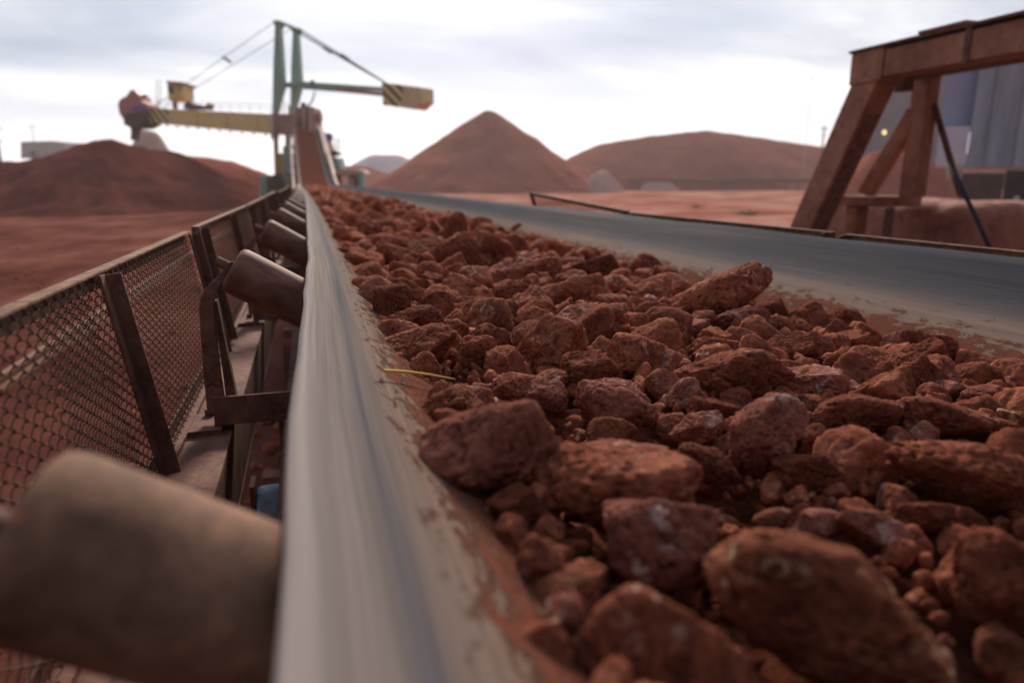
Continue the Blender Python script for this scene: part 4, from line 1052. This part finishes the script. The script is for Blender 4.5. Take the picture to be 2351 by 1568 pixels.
tuft(2330, 545, 22, 'dry grass tuft below the pampas at the right edge', 200, .55, 1.4)

# ------------------------------------------------------------------ light, sky, air
SUN_AZ = R(14); SUN_EL = R(32)           # azimuth clockwise from +Y
sd = Vector((math.sin(SUN_AZ) * math.cos(SUN_EL), math.cos(SUN_AZ) * math.cos(SUN_EL), math.sin(SUN_EL)))
sun = bpy.data.lights.new('sun', 'SUN'); so = bpy.data.objects.new('sun', sun); col.objects.link(so)
sun.energy = 3.3; sun.angle = R(12); sun.color = (1, .86, .72)
so.rotation_euler = (-sd).to_track_quat('-Z', 'Y').to_euler()
w = bpy.data.worlds.new('World'); scene.world = w; w.use_nodes = True; nt = w.node_tree; nt.nodes.clear()
sky = nd(nt, 'ShaderNodeTexSky', sky_type='NISHITA'); sky.sun_disc = False; sky.sun_elevation = SUN_EL; sky.sun_rotation = SUN_AZ
tc = nd(nt, 'ShaderNodeTexCoord').outputs['Generated']
sx = nd(nt, 'ShaderNodeSeparateXYZ'); nt.links.new(tc, sx.inputs[0])
zz = math_(nt, 'ADD', math_(nt, 'MAXIMUM', sx.outputs[2], 0.0), .16)
cb = nd(nt, 'ShaderNodeCombineXYZ'); nt.links.new(math_(nt, 'DIVIDE', sx.outputs[0], zz), cb.inputs[0]); nt.links.new(math_(nt, 'DIVIDE', sx.outputs[1], zz), cb.inputs[1])
n1 = noise(nt, vmul(nt, cb.outputs[0], (.55, .9, 1)), 1.25, 5, .5, .35)
cloud = ramp(nt, n1, [(.38, (3.1, 3.8, 5.3)), (.48, (4.3, 4.9, 6.2)), (.57, (6.0, 6.4, 7.2)), (.68, (9.8, 9.8, 10.0))])
# the veil of cloud is brighter round the hidden sun and low over the horizon
dt = nd(nt, 'ShaderNodeVectorMath', operation='DOT_PRODUCT'); nt.links.new(tc, dt.inputs[0]); dt.inputs[1].default_value = sd
gl = nd(nt, 'ShaderNodeMapRange'); gl.inputs[1].default_value = .72; gl.inputs[2].default_value = 1.0; nt.links.new(dt.outputs['Value'], gl.inputs[0])
gl2 = math_(nt, 'POWER', gl.outputs[0], 2.0)
hz = nd(nt, 'ShaderNodeMapRange'); hz.inputs[1].default_value = .15; hz.inputs[2].default_value = .0; nt.links.new(sx.outputs[2], hz.inputs[0])
cloud = mix(nt, math_(nt, 'MULTIPLY', hz.outputs[0], .78), cloud, (14.5, 14.4, 14.5))
add = mix(nt, 1.0, cloud, mix(nt, gl2, (0, 0, 0), (3.6, 3.45, 3.2)), 'ADD')
thick = nd(nt, 'ShaderNodeMapRange'); thick.inputs[1].default_value = -.45; thick.inputs[2].default_value = .72; thick.inputs[3].default_value = .22; thick.inputs[4].default_value = 1.0
nt.links.new(dt.outputs['Value'], thick.inputs[0])
cc = nd(nt, 'ShaderNodeVectorMath', operation='SCALE'); nt.links.new(add, cc.inputs[0]); nt.links.new(thick.outputs[0], cc.inputs['Scale'])
final = mix(nt, .93, sky.outputs[0], cc.outputs[0])
bg = nd(nt, 'ShaderNodeBackground'); bg.inputs['Strength'].default_value = .10; nt.links.new(final, bg.inputs['Color'])
out = nd(nt, 'ShaderNodeOutputWorld'); nt.links.new(bg.outputs[0], out.inputs['Surface'])

HZ = True
if HZ:
    me = MB().box((-1560, -1560, GZ - 4), (1560, 1570, 60))
    hm = bpy.data.materials.new('haze'); hm.use_nodes = True; hn = hm.node_tree; hn.nodes.clear()
    pv = nd(hn, 'ShaderNodeVolumePrincipled'); pv.inputs['Density'].default_value = .0005; pv.inputs['Color'].default_value = (.98, .97, .97, 1); pv.inputs['Anisotropy'].default_value = .45
    ho = nd(hn, 'ShaderNodeOutputMaterial'); hn.links.new(pv.outputs[0], ho.inputs['Volume'])
    o = me.build('haze', hm); tag(o, 'thin pale dusty haze in the air', 'haze', kind='stuff')
scene.view_settings.view_transform = 'Standard'; scene.view_settings.look = 'None'; scene.view_settings.exposure = 0.20
scene.view_settings.gamma = 1
scene.render.engine = 'CYCLES'
scene.cycles.max_bounces = 6; scene.cycles.diffuse_bounces = 3; scene.cycles.volume_bounces = 1; scene.cycles.use_denoising = True
